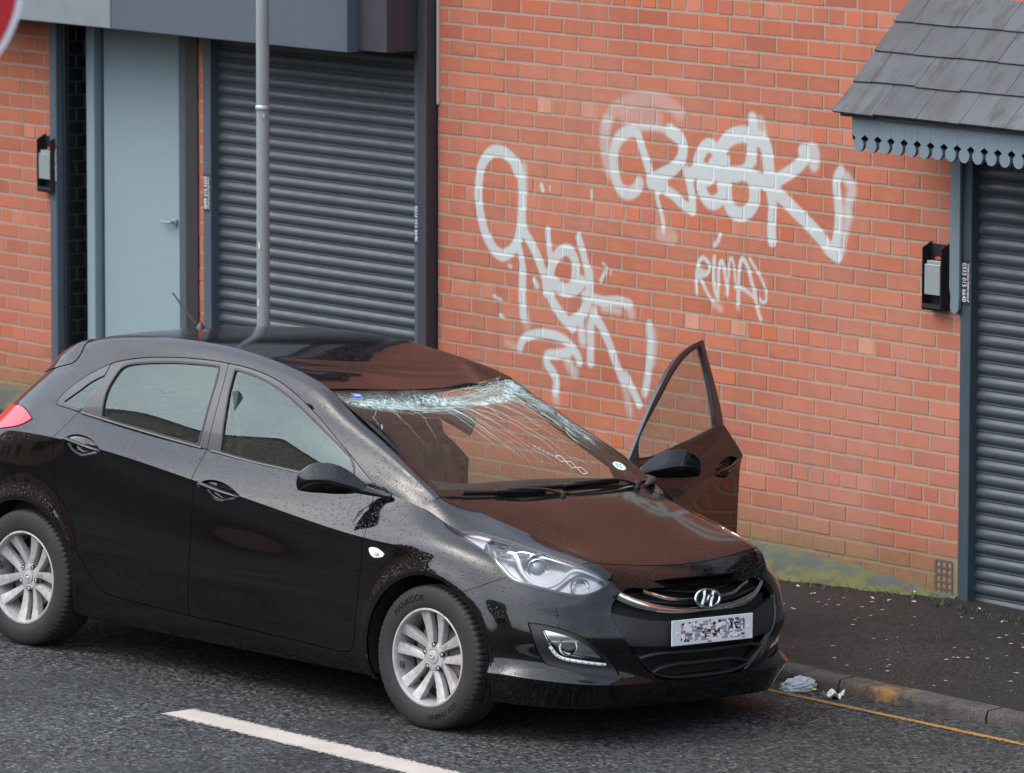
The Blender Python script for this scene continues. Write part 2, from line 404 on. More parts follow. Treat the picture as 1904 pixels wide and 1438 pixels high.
# greenhouse top curve (screen edge, roof rail, rear header) at stations 9..19
TOPC = [(-.158,.680,.984),(-.38,.640,1.098),(-.86,.598,1.306),(-1.43,.535,1.452),(-2.02,.535,1.478),(-2.42,.525,1.450),(-2.66,.505,1.395),(-2.80,.475,1.345),(-2.86,.40,1.345),(-2.89,.22,1.355),(-2.90,0,1.358)]
def top_fn():
    k = KT[9:]; P = np.array(TOPC)
    # extra knots for the header corner
    k = np.insert(k, 3, KT[11] + .27); P = np.insert(P, 3, (-1.04, .575, 1.385), 0)
    Pe = P[-3:-1][::-1] * [1, -1, 1]; ke = 2 * k[-1] - k[-3:-1][::-1]
    return nspline(np.concatenate([k, ke]), np.concatenate([P, Pe]))
TF = top_fn()
def green_grid():
    t = np.linspace(KT[9], KT[-1], 420)
    B = LF['A8'](t); T = TF(t)
    L1 = B + (T - B) * .12; L2 = B + (T - B) * .45; L3 = B + (T - B) * .78; L4 = B + (T - B) * .94
    side = sm(KT[9], KT[10], t) * (1 - sm(KT[15], KT[17], t))
    rear = sm(KT[16], KT[18], t)
    for L, a, b in ((L1, .010, .0), (L2, .026, .02), (L3, .036, .02), (L4, .022, .004)):
        L[:, 1] += a * (.25 + .75 * side) * (1 - rear)
        L[:, 0] -= b * rear
        if L is L4: L[:, 2] += .008 * side
    G = vloft([B, L1, L2, L3, L4, T], [0, .12, .45, .78, .94, 1.0], [], 90)
    G[..., 1] *= -1
    return G

# bonnet and nose top: centre, crease, edge curves at t = stations 3..9
HC = [(.790,0,.682),(.679,0,.756),(.46,0,.826),(.27,0,.880),(.10,0,.925),(.01,0,.947),(-.06,0,.962)]
HM = [(.783,.24,.683),(.668,.25,.763),(.45,.27,.832),(.26,.285,.886),(.09,.30,.931),(-.01,.31,.953),(-.085,.315,.967)]
HK = [(.750,.418,.688),(.630,.508,.787),(.415,.530,.838),(.215,.560,.884),(.03,.588,.928),(-.09,.604,.957),(-.185,.625,.983)]
HE = [(.740,.455,.694),(.620,.535,.786),(.408,.585,.828),(.205,.632,.866),(.02,.670,.905),(-.095,.690,.950),(-.168,.692,.981)]
def hood_grid():
    tk = KT[3:10]; n = 260
    t = np.linspace(tk[0], tk[-1], n)
    C, Mm, K, E1 = (nspline(tk, P)(t) for P in (HC, HM, HK, HE))
    E = LF['A8'](t)
    vk = np.array([0, .25, .56, .78, 1.0])
    rows = [C, Mm, K, E1, E]
    vs = np.unique(np.round(np.concatenate([np.linspace(0, 1, 120), [.56]]), 6))
    Cm = Mm * [1, -1, 1]; Km = K * [1, -1, 1]
    a = nspline([-.56, -.25, 0, .25, .56], np.array([Km, Cm, C, Mm, K]))(vs[vs <= .56])
    b = nspline([.56, .78, 1.0], np.array([K, E1, E]))(vs[vs > .56])
    G = np.concatenate([a, b]).transpose(1, 0, 2)
    # front rows: pull onto the nose edge line (stations 0..3)
    f0 = LF['A8'](np.interp(vs, [0, .25, .56, 1.0], [0, KT[1] * 1.15, KT[2] * 1.05, KT[3]]))
    wgt = (1 - sm(0, .10, (t - t[0]) / (t[-1] - t[0])))[:, None, None]
    G = G + (f0 - G[0])[None] * wgt
    G[:, -1] = G[:, -2] * .62 + G[:, -1] * .38; G[-1] = G[-2] * .2 + G[-1] * .8
    G[..., 1] *= -1
    return G

# roof: section from centre to the rail at stations along TF
RC = [(-.905,0,1.362),(-1.02,0,1.382),(-1.40,0,1.447),(-2.0,0,1.488),(-2.42,0,1.466),(-2.66,0,1.418),(-2.84,0,1.372),(-2.90,0,1.358)]
def roof_grid():
    k0 = KT[11] + .20; ks = np.array([k0, KT[11] + .32, KT[12], KT[13], KT[14], KT[15], KT[16], KT[17]])
    t = np.linspace(ks[0], ks[-1], 240)
    C = nspline(ks, np.array(RC))(t); E = TF(t)
    v = np.linspace(0, 1, 90)
    G = np.zeros((len(t), len(v), 3))
    for j, vv in enumerate(v):
        G[:, j, 0] = C[:, 0] + (E[:, 0] - C[:, 0]) * vv**2
        G[:, j, 1] = E[:, 1] * vv
        G[:, j, 2] = C[:, 2] + (E[:, 2] - C[:, 2]) * (.55 * vv**2 + .45 * vv**4)
    return dent(G, mir=False)
def dent(G, mir=False):
    """the front of the roof is pushed in, with folds running back from the header"""
    G = G.copy(); x, y = G[..., 0], G[..., 1]
    G[..., 1] = -y
    return G
GRAF = [
(0.03,1,0.008,[(0.561,1.956),(0.538,2.001),(0.477,2.037),(0.412,2.050),(0.337,2.033),(0.271,1.969),(0.248,1.891),(0.243,1.802),(0.262,1.704),(0.300,1.613),(0.366,1.542),(0.432,1.512),(0.497,1.530),(0.553,1.576),(0.585,1.649),(0.599,1.743),(0.603,1.860),(0.589,1.947),(0.552,2.002)]),
(0.026,0.55,0.02,[(0.617,1.984),(0.622,1.891),(0.613,1.791)]),
(0.028,1,0.008,[(0.599,1.743),(0.618,1.657),(0.673,1.598),(0.720,1.543),(0.757,1.488),(0.794,1.422),(0.804,1.352)]),
(0.022,0.95,0.01,[(0.562,1.594),(0.590,1.532),(0.609,1.463),(0.610,1.335)]),
(0.028,0.95,0.012,[(0.609,1.458),(0.605,1.340),(0.610,1.265),(0.619,1.207)]),
(0.03,0.3,0.03,[(0.638,1.209),(0.647,1.157)]),
(0.02,1,0.008,[(0.813,1.673),(0.821,1.599),(0.835,1.530),(0.840,1.443)]),
(0.03,1,0.008,[(0.831,1.448),(0.858,1.515),(0.922,1.572),(0.986,1.584),(1.031,1.541),(1.041,1.478),(1.023,1.413),(0.977,1.374)]),
(0.024,1,0.008,[(1.063,1.657),(1.085,1.610),(1.122,1.526),(1.145,1.441),(1.159,1.373)]),
(0.03,1,0.008,[(0.794,1.439),(0.822,1.372),(0.859,1.305),(0.932,1.242),(1.015,1.192)]),
(0.034,1,0.01,[(0.858,1.410),(0.941,1.377),(1.032,1.391),(1.086,1.430)]),
(0.03,1,0.01,[(1.149,1.482),(1.150,1.401),(1.132,1.319),(1.078,1.256),(1.015,1.221)]),
(0.026,1,0.01,[(1.114,1.363),(1.259,1.348),(1.384,1.360),(1.465,1.350)]),
(0.034,0.55,0.03,[(1.465,1.344),(1.483,1.306)]),
(0.02,0.6,0.02,[(1.259,1.313),(1.393,1.309)]),
(0.028,0.9,0.015,[(1.187,1.289),(1.160,1.206),(1.161,1.113),(1.161,1.026)]),
(0.03,0.85,0.02,[(1.078,1.239),(1.088,1.176),(1.097,1.130)]),
(0.026,0.95,0.01,[(1.187,1.266),(1.250,1.214),(1.314,1.128),(1.368,1.036),(1.423,0.955)]),
(0.026,0.45,0.03,[(1.423,0.955),(1.450,0.883),(1.477,0.799)]),
(0.024,0.95,0.01,[(1.440,0.985),(1.485,0.932),(1.530,0.879),(1.548,0.852)]),
(0.026,0.9,0.018,[(1.625,1.262),(1.634,1.177),(1.626,1.073),(1.609,0.974),(1.592,0.915)]),
(0.02,0.5,0.03,[(1.661,1.231),(1.670,1.152),(1.653,1.064)]),
(0.024,1,0.01,[(0.587,1.045),(0.620,1.095),(0.712,1.128),(0.823,1.139),(0.933,1.126),(1.006,1.092),(1.061,1.045),(1.070,1.017)]),
(0.026,0.95,0.012,[(0.988,1.061),(0.897,1.041),(0.814,1.027),(0.814,0.980),(0.860,0.944),(0.888,0.900),(0.879,0.846)]),
(0.032,0.6,0.03,[(0.970,1.036),(0.988,0.997),(1.034,0.961)]),
(0.03,0.4,0.03,[(0.879,0.852),(0.889,0.795)]),
(0.02,0.35,0.03,[(0.480,1.064),(0.545,1.047)]),
(0.012,1,0.004,[(0.760,1.902),(0.774,1.874)]),
(0.006,1,0.003,[(0.827,1.895),(0.832,1.884)]),
(0.006,1,0.003,[(1.163,1.904),(1.164,1.864)]),
(0.012,1,0.004,[(1.240,1.450),(1.258,1.475),(1.280,1.500)]),
(0.006,1,0.004,[(1.253,1.543),(1.289,1.523)]),
(0.006,1,0.003,[(1.319,1.509),(1.322,1.492)]),
(0.014,1,0.004,[(0.702,1.407),(0.730,1.375)]),
(0.008,1,0.004,[(0.497,1.465),(0.516,1.455)]),
(0.007,1,0.004,[(0.367,1.295),(0.433,1.277)]),
(0.009,1,0.004,[(0.419,1.200),(0.452,1.191)]),
(0.034,0.85,0.015,[(1.496,2.233),(1.417,2.211),(1.355,2.155),(1.338,2.080),(1.352,1.996),(1.392,1.931),(1.454,1.913),(1.516,1.935),(1.542,1.971)]),
(0.04,0.28,0.025,[(1.283,2.258),(1.319,2.306),(1.389,2.350),(1.513,2.387),(1.653,2.402),(1.775,2.382),(1.853,2.343)]),
(0.04,0.45,0.025,[(1.283,2.258),(1.266,2.188),(1.276,2.104),(1.312,2.015)]),
(0.04,0.25,0.03,[(1.425,2.296),(1.557,2.311),(1.688,2.309)]),
(0.02,0.7,0.02,[(1.452,2.219),(1.514,2.246),(1.619,2.259),(1.732,2.256),(1.828,2.240)]),
(0.034,1,0.01,[(1.776,2.253),(1.854,2.220),(1.880,2.171),(1.864,2.114),(1.795,2.058),(1.708,2.023),(1.630,1.989)]),
(0.026,1,0.008,[(1.531,2.213),(1.558,2.159),(1.594,2.093),(1.620,2.039),(1.630,1.983)]),
(0.034,1,0.01,[(1.638,1.978),(1.726,1.985),(1.691,1.960)]),
(0.026,1,0.01,[(1.708,1.967),(1.813,1.930),(1.883,1.891),(1.943,1.873)]),
(0.013,1,0.006,[(1.678,1.925),(1.700,1.865),(1.727,1.799),(1.732,1.743)]),
(0.04,0.3,0.02,[(1.710,1.730),(1.797,1.720)]),
(0.026,1,0.01,[(1.907,2.061),(1.934,1.996),(1.952,1.930),(1.956,1.868)]),
(0.034,1,0.008,[(1.993,2.112),(2.027,2.171),(2.078,2.202),(2.130,2.178),(2.147,2.113),(2.088,2.041),(2.020,2.014),(2.037,1.959),(2.089,1.918),(2.149,1.929),(2.191,1.971)]),
(0.034,1,0.01,[(1.951,2.053),(2.028,2.081),(2.105,2.059),(2.190,2.071),(2.292,2.068)]),
(0.032,1,0.01,[(2.174,2.014),(2.200,1.950)]),
(0.04,1,0.01,[(2.171,2.190),(2.230,2.245),(2.314,2.273),(2.407,2.269),(2.483,2.252),(2.517,2.199),(2.531,2.117),(2.535,2.063)]),
(0.032,1,0.015,[(2.406,2.357),(2.415,2.297),(2.408,2.230),(2.408,2.152)]),
(0.032,0.5,0.03,[(2.465,2.344),(2.483,2.291)]),
(0.036,1,0.01,[(2.155,2.089),(2.240,2.073),(2.342,2.081),(2.426,2.065),(2.510,2.044),(2.586,2.033)]),
(0.036,1,0.008,[(2.206,2.070),(2.215,2.004),(2.224,1.938),(2.267,1.886),(2.344,1.881),(2.411,1.925),(2.427,1.988),(2.410,2.042)]),
(0.03,1,0.008,[(2.399,2.218),(2.383,2.128),(2.341,2.092)]),
(0.03,1,0.01,[(2.103,2.107),(2.154,2.144),(2.205,2.137)]),
(0.034,1,0.01,[(2.586,2.066),(2.677,2.107),(2.759,2.157),(2.808,2.204),(2.783,2.224)]),
(0.036,0.8,0.02,[(2.808,2.226),(2.866,2.230),(2.866,2.165)]),
(0.03,1,0.008,[(2.544,2.008),(2.562,1.927),(2.555,1.843),(2.560,1.766)]),
(0.034,1,0.008,[(2.569,2.010),(2.637,1.982),(2.729,1.929),(2.820,1.876),(2.912,1.818),(2.987,1.759),(3.044,1.736)]),
(0.028,1,0.012,[(3.063,2.147),(3.031,2.101),(3.041,2.020),(3.050,1.939),(3.043,1.856),(3.027,1.795),(3.019,1.750)]),
(0.034,0.7,0.03,[(3.105,2.118),(3.146,2.066),(3.122,2.010),(3.107,1.954)]),
(0.03,0.6,0.03,[(3.123,1.934),(3.092,1.844),(3.068,1.766)]),
(0.011,1,0.006,[(1.990,1.460),(1.985,1.504),(1.992,1.559),(2.005,1.608),(2.032,1.637),(2.065,1.628),(2.088,1.603),(2.083,1.573),(2.051,1.552),(2.015,1.549)]),
(0.014,0.9,0.008,[(2.001,1.589),(2.001,1.536)]),
(0.012,0.8,0.008,[(2.019,1.573),(2.065,1.565)]),
(0.01,1,0.006,[(2.020,1.531),(2.052,1.492),(2.084,1.453),(2.117,1.429)]),
(0.012,1,0.006,[(2.126,1.648),(2.122,1.606),(2.120,1.546),(2.130,1.487),(2.153,1.445)]),
(0.012,1,0.006,[(2.153,1.445),(2.157,1.520),(2.161,1.595),(2.179,1.632),(2.197,1.613),(2.207,1.566),(2.221,1.519),(2.221,1.472)]),
(0.008,1,0.006,[(2.221,1.472),(2.234,1.556),(2.238,1.622),(2.253,1.656),(2.270,1.631),(2.279,1.590),(2.289,1.532),(2.303,1.479),(2.303,1.426)]),
(0.012,1,0.006,[(2.312,1.444),(2.311,1.534),(2.315,1.608),(2.333,1.657),(2.360,1.645),(2.387,1.606),(2.410,1.548),(2.433,1.500),(2.443,1.457),(2.461,1.405),(2.480,1.371)]),
(0.01,0.9,0.008,[(2.284,1.513),(2.339,1.509),(2.398,1.491),(2.438,1.471)]),
(0.008,1,0.006,[(2.391,1.665),(2.437,1.619),(2.478,1.578),(2.505,1.539),(2.519,1.499),(2.515,1.463),(2.488,1.458),(2.470,1.471)]),
(0.02,0.5,0.02,[(2.126,1.415),(2.176,1.396)]),
(0.014,0.5,0.02,[(2.303,1.426),(2.308,1.408)]),
(0.013,0.8,0.006,[(2.168,1.763),(2.151,1.728),(2.125,1.709)])]
# ================= setting: ground =================
CTH, STH = math.cos(.120579), math.sin(.120579)
def road_z(x, y): return .0384 - .0192 * ((x - 4.4996) * CTH + (y + 3.6172) * STH) - .012 * (-(x - 4.4996) * STH + (y + 3.6172) * CTH)
KD = np.array([math.cos(math.radians(3.6)), math.sin(math.radians(3.6))]); K0 = np.array([5.194, -1.516])   # kerb line
def kerb_y(x): return K0[1] + (x - K0[0]) * KD[1] / KD[0]
def pave_z(x, y):
    yk = kerb_y(x); z0 = road_z(x, yk) + .060; z1 = .168 - .0175 * (x - 4.0)
    t = (y - yk) / (0 - yk); return z0 + (z1 - z0) * t if t < 1 else z1

def asphalt(name, dark, light, speck, scale=1.0, wet=.0):
    m = mat(name, dark, .85); g = NG(m); c = g.coord('Object')
    big = g.noise(c, 1.3, 4); fine = g.noise(c, 95 * scale, 3, .7); mid = g.noise(c, 34 * scale, 3, .6)
    vo = g.n('TexVoronoi'); g.l(c, vo.inputs['Vector']); vo.inputs['Scale'].default_value = 105 * scale
    sep = g.n('SeparateColor'); g.l(vo.outputs['Color'], sep.inputs[0])
    stones = g.ramp(sep.outputs[0], [(.0, dark), (.30, dark), (.42, light), (.86, light), (1, speck)]); g.b.inputs['Specular IOR Level'].default_value = .25
    base = g.mix(g.ramp(fine, [(.38, 0.), (.52, 1.)]), dark, stones)
    base = g.mix(g.ramp(big, [(.35, .0), (.7, .55)]), base, tuple(d * .72 for d in dark))
    base = g.mix(g.ramp(mid, [(.55, .0), (.8, .35)]), base, light)
    v2 = g.n('TexVoronoi', feature='DISTANCE_TO_EDGE'); nd_ = g.noise(c, 3, 4, .7); wv = g.n('VectorMath', operation='ADD'); g.l(c, wv.inputs[0]); sc_ = g.n('VectorMath', operation='SCALE'); cb = g.n('CombineXYZ'); g.l(nd_, cb.inputs[0]); g.l(g.noise(c, 4, 4, .7), cb.inputs[1]); g.l(cb.outputs[0], sc_.inputs[0]); sc_.inputs['Scale'].default_value = .9; g.l(sc_.outputs[0], wv.inputs[1]); g.l(wv.outputs[0], v2.inputs['Vector']); v2.inputs['Scale'].default_value = .7
    base = g.mix(g.math('MULTIPLY', g.ramp(v2.outputs['Distance'], [(.0, .75), (.012, 0.)]), g.ramp(big, [(.45, 0.), (.55, 1.)])), base, tuple(q * .4 for q in dark))
    base = g.mix(g.ramp(g.noise(c, .45, 4, .5), [(.45, 0.), (.62, .38)]), base, tuple(q * .5 for q in light))
    g.base(base)
    g.rough(g.ramp(big, [(.3, .62 - wet), (.7, .9 - wet)]))
    h = g.mix(.5, sep.outputs[1], fine)
    g.normal(g.bump(h, .9, .006))
    return m
M_ROAD = asphalt('asphalt', (.006, .0045, .004), (.062, .068, .065), (.19, .195, .18), .60)
M_PAVE = asphalt('pavement_asphalt', (.0095, .0085, .008), (.030, .027, .025), (.068, .060, .052), 1.0, .08)
M_KERB = mat('kerb_stone', (.11, .10, .09), .85)
g = NG(M_KERB); c = g.coord(); n1 = g.noise(c, 9, 6, .7); n2 = g.noise(c, 140, 3, .7); n3 = g.noise(c, 2.2, 3)
col = g.mix(g.ramp(n2, [(.4, 0.), (.65, 1.)]), (.022, .018, .015), (.095, .085, .074))
col = g.mix(g.ramp(n1, [(.45, 0.), (.62, .8)]), col, (.022, .017, .013))
ya = g.attr('paint'); yel = g.math('MULTIPLY', ya.outputs['Fac'], g.ramp(n1, [(.40, 1.), (.56, .1)]))
col = g.mix(yel, col, (.34, .16, .02)); g.base(col); g.normal(g.bump(g.mix(.6, n2, n1), .8, .006))

def sheet(name, xs, ys, zf, m, dz=0., clipf=None):
    """ground sheet on a grid, y may depend on x through a function"""
    xs = np.asarray(xs); V = []; nx, ny = len(xs), len(ys)
    for x in xs:
        for y in ys:
            yy = y(x) if callable(y) else y; V.append((x, yy, zf(x, yy) + dz))
    F = [(i * ny + j, (i + 1) * ny + j, (i + 1) * ny + j + 1, i * ny + j + 1) for i in range(nx - 1) for j in range(ny - 1)]
    return mobj(name, V, F, m)
XS = [-300, -120, -50, -20, -12, -8, -5, -3, -1, 1, 3, 4, 5, 6, 8, 12, 20, 50, 120, 300]
gr = sheet('ground', XS, [-600, -200, -60, -24.2, -12.5], lambda x, y: road_z(x, -8.) - .02, M_PAVE, -.02); tag(gr, kind='structure')
rd = sheet('road', XS, [-12.5, -8, -5, -3, lambda x: kerb_y(x) + .01], road_z, M_ROAD); tag(rd, kind='structure')
fx_ = [-8, -6, -4, -2, 0, 1, 2, 3, 3.5, 4, 4.5, 5, 5.5, 6, 7, 9, 12]
pv = sheet('pavement', [-300, -60, -20, -12] + fx_ + [20, 60, 300], [lambda x: kerb_y(x) + .118, lambda x: kerb_y(x) * .6, lambda x: kerb_y(x) * .25, 0., .35], pave_z, M_PAVE); tag(pv, kind='structure')

# kerb: stones 0.9 m long, each with a small joint, all of one kerb line
mb = MB(); KX = []; x = 4.86 - .915 * 36
kp = []
while x < 24:
    L = .915; a = np.array([x, kerb_y(x)]); yk0, yk1 = kerb_y(x), kerb_y(x + L * KD[0])
    n = 9
    for k in range(n):      # profile rings along the stone
        t = (k / (n - 1)); xx = x + .006 + (L * KD[0] - .012) * t; yy = kerb_y(xx); z0 = road_z(xx, yy); h = .058
        wob = .003 * math.sin(xx * 9.1) + .002 * math.sin(xx * 23)
        if k in (0, n - 1): wob += .007
        nx_, ny_ = -KD[1], KD[0]
        for (o, zz) in ((0.0 + wob, -.05), (.004 + wob, h * .55), (.012 + wob, h - .010), (.022, h - .003), (.038, h), (.118, h + .003), (.118, -.05)):
            kp.append((xx + nx_ * o, yy + ny_ * o, z0 + zz + (.002 * math.sin(xx * 17 + o * 60))))
    m0 = len(kp) - n * 7
    F = [(m0 + i * 7 + j, m0 + (i + 1) * 7 + j, m0 + (i + 1) * 7 + j + 1, m0 + i * 7 + j + 1) for i in range(n - 1) for j in range(6)]
    F += [tuple(m0 + j for j in range(7)), tuple(m0 + (n - 1) * 7 + j for j in range(7))[::-1]]
    mb.F += F; x += L * KD[0]
mb.V.append(np.array(kp)); mb.I = [0] * len(mb.F)
kb = mb.build('kerb', M_KERB, smooth=50); tag(kb, kind='structure')
at = kb.data.attributes.new('paint', 'FLOAT', 'POINT')
co = np.zeros(len(kb.data.vertices) * 3); kb.data.vertices.foreach_get('co', co); co = co.reshape(-1, 3)
at.data.foreach_set('value', np.clip(1 - np.abs(co[:, 0] - 5.06) / .17, 0, 1) * .95)

# painted lines: worn paint, 4 mm above the asphalt
def paint_mat(name, colr, wear):
    m = mat(name, colr, .7); g = NG(m); c = g.coord(); n1 = g.noise(c, 55, 5, .75); n2 = g.noise(c, 6, 4); n3 = g.noise(c, 170, 2)
    g.base(g.mix(g.ramp(n2, [(.3, 0.), (.7, .45)]), colr, tuple(q * .62 for q in colr)))
    a = g.math('ADD', g.math('MULTIPLY', n1, .65), g.math('MULTIPLY', n3, .35)); e = g.attr('edge').outputs['Fac']
    a = g.math('ADD', a, g.math('MULTIPLY', e, .22))
    al = g.ramp(a, [(wear, 1.), (wear + .04, 0.)]); g.l(al, g.b.inputs['Alpha']); g.normal(g.bump(n3, .6, .004)); return m
def painted(name, centre, wd, m, n=60):
    P = np.array(centre, float); V = []; E_ = []
    t = np.linspace(0, 1, n); px = np.interp(t, np.linspace(0, 1, len(P)), P[:, 0]); py = np.interp(t, np.linspace(0, 1, len(P)), P[:, 1])
    d = P[-1] - P[0]; d /= np.linalg.norm(d); nn = np.array([-d[1], d[0]])
    ww = wd if callable(wd) else (lambda u: wd)
    for i in range(n):
        for k in range(7):
            s_ = (k / 6 - .5); w_ = ww(t[i]); q = np.array([px[i], py[i]]) + nn * s_ * w_ + d * (0 if 0 < i < n - 1 else .0)
            V.append((q[0], q[1], road_z(q[0], q[1]) + .004)); E_.append(max(0, abs(s_) * 2 - .55) / .45)
    F = [(i * 7 + j, (i + 1) * 7 + j, (i + 1) * 7 + j + 1, i * 7 + j + 1) for i in range(n - 1) for j in range(6)]
    o = mobj(name, V, F, m); a = o.data.attributes.new('edge', 'FLOAT', 'POINT'); a.data.foreach_set('value', np.array(E_)); return tag(o, kind='structure')
M_YEL = paint_mat('yellow_road_paint', (.30, .155, .03), .545); M_WHT = paint_mat('white_road_paint', (.40, .36, .305), .63)
painted('yellow_line', [(-20, -3.30), (4.54, -1.775), (5.34, -1.728), (6.17, -1.675), (16, -1.05)], .062, M_YEL, 400)
painted('white_line', [(3.62, -4.365), (5.40, -4.255), (9.0, -4.03)], .215, M_WHT, 90)
painted('white_line', [(12.0, -3.84), (18.0, -3.46)], .2, M_WHT, 60)
painted('white_line', [(-6.5, -5.0), (-1.0, -4.65)], .2, M_WHT, 60)

# ================= brickwork =================
GRAF_SEGS = None
def spray(P):
    """paint density of the graffiti at wall points P (x,z)"""
    out = np.zeros(len(P))
    for r, o, s, pts in GRAF:
        q = np.array(pts); lo = q.min(0) - r - s - .03; hi = q.max(0) + r + s + .03
        sel = np.where((P >= lo).all(1) & (P <= hi).all(1))[0]
        if not len(sel): continue
        Q = smooth_poly(q, 4, closed=False) if len(q) > 2 else q
        pp = P[sel]; d = np.full(len(sel), 9.)
        for a, b in zip(Q[:-1], Q[1:]):
            ab = b - a; t = np.clip(((pp - a) @ ab) / (ab @ ab + 1e-9), 0, 1); d = np.minimum(d, np.hypot(*(pp - a - t[:, None] * ab).T))
        f = np.clip((r * 1.1 + s * .5 - d) / (s * 1.4), 0, 1); f = f * f * (3 - 2 * f) * min(1, o * 1.05)
        out[sel] = 1 - (1 - out[sel]) * (1 - f)
    return out
M_BRICK = mat('red_brick', (.4, .15, .1), .9)
g = NG(M_BRICK); c = g.coord(); bc = g.attr('bcol'); sp = g.attr('spray'); mo = g.attr('mortar')
n1 = g.noise(g.coord(scale=(1, 1, 1)), 22, 5, .65); n2 = g.noise(c, 160, 3, .7); n3 = g.noise(c, 1.1, 4); n4 = g.noise(g.coord(scale=(1, 1, 4)), 9, 4)
col = g.mix(g.ramp(n1, [(.36, .0), (.66, .42)]), bc.outputs['Color'], g.mix(.5, bc.outputs['Color'], (.27, .085, .055)))
core = g.math('MULTIPLY', g.attr('core').outputs['Fac'], g.ramp(n4, [(.35, .05), (.62, .62)]))
col = g.mix(core, col, (.36, .155, .085))
col = g.mix(g.ramp(n2, [(.60, 0.), (.74, .35)]), col, (.46, .30, .24))
mcol = g.mix(g.ramp(n1, [(.3, 0.), (.7, .8)]), (.305, .225, .175), (.245, .175, .132))
col = g.mix(mo.outputs['Fac'], col, mcol)
st_ = g.noise(g.coord(scale=(5, 5, .35)), 1.6, 5, .6); pt_ = g.noise(c, .55, 5, .6)
col = g.mix(g.ramp(st_, [(.50, 0.), (.74, .42)]), col, g.mix(.6, col, (.12, .075, .06))); col = g.mix(g.ramp(pt_, [(.46, 0.), (.66, .34)]), col, (.36, .20, .15)); col = g.mix(g.ramp(g.noise(c, 48, 6, .8), [(.61, 0.), (.70, .5)]), col, (.13, .075, .06))
grime = g.attr('grime').outputs['Fac']
col = g.mix(g.math('MULTIPLY', grime, g.ramp(n3, [(.25, .55), (.7, 1.)])), col, g.mix(g.ramp(n1, [(.4, 0.), (.6, 1.)]), (.10, .085, .05), (.13, .14, .045)))
col = g.mix(g.ramp(n3, [(.42, 0.), (.75, .15)]), col, (.32, .14, .10))
sf = g.math('MULTIPLY', sp.outputs['Fac'], g.math('MULTIPLY', g.ramp(n2, [(.25, 1.), (.8, .88)]), g.ramp(n3, [(.25, .82), (.5, 1.)])), clamp=True)
pc = g.mix(mo.outputs['Fac'], (.37, .415, .40), (.50, .54, .53))
col = g.mix(sf, col, pc); g.base(col)
g.rough(g.ramp(sf, [(0, .92), (1, .55)])); g.normal(g.bump(g.mix(.5, n2, n1), .45, .004)); g.b.inputs['Specular IOR Level'].default_value = .3
LB, CH = .2353, .0833
HEADERS = {0, -6, -13, 6, 14, -19, -26, -33, -40, -47, 22}
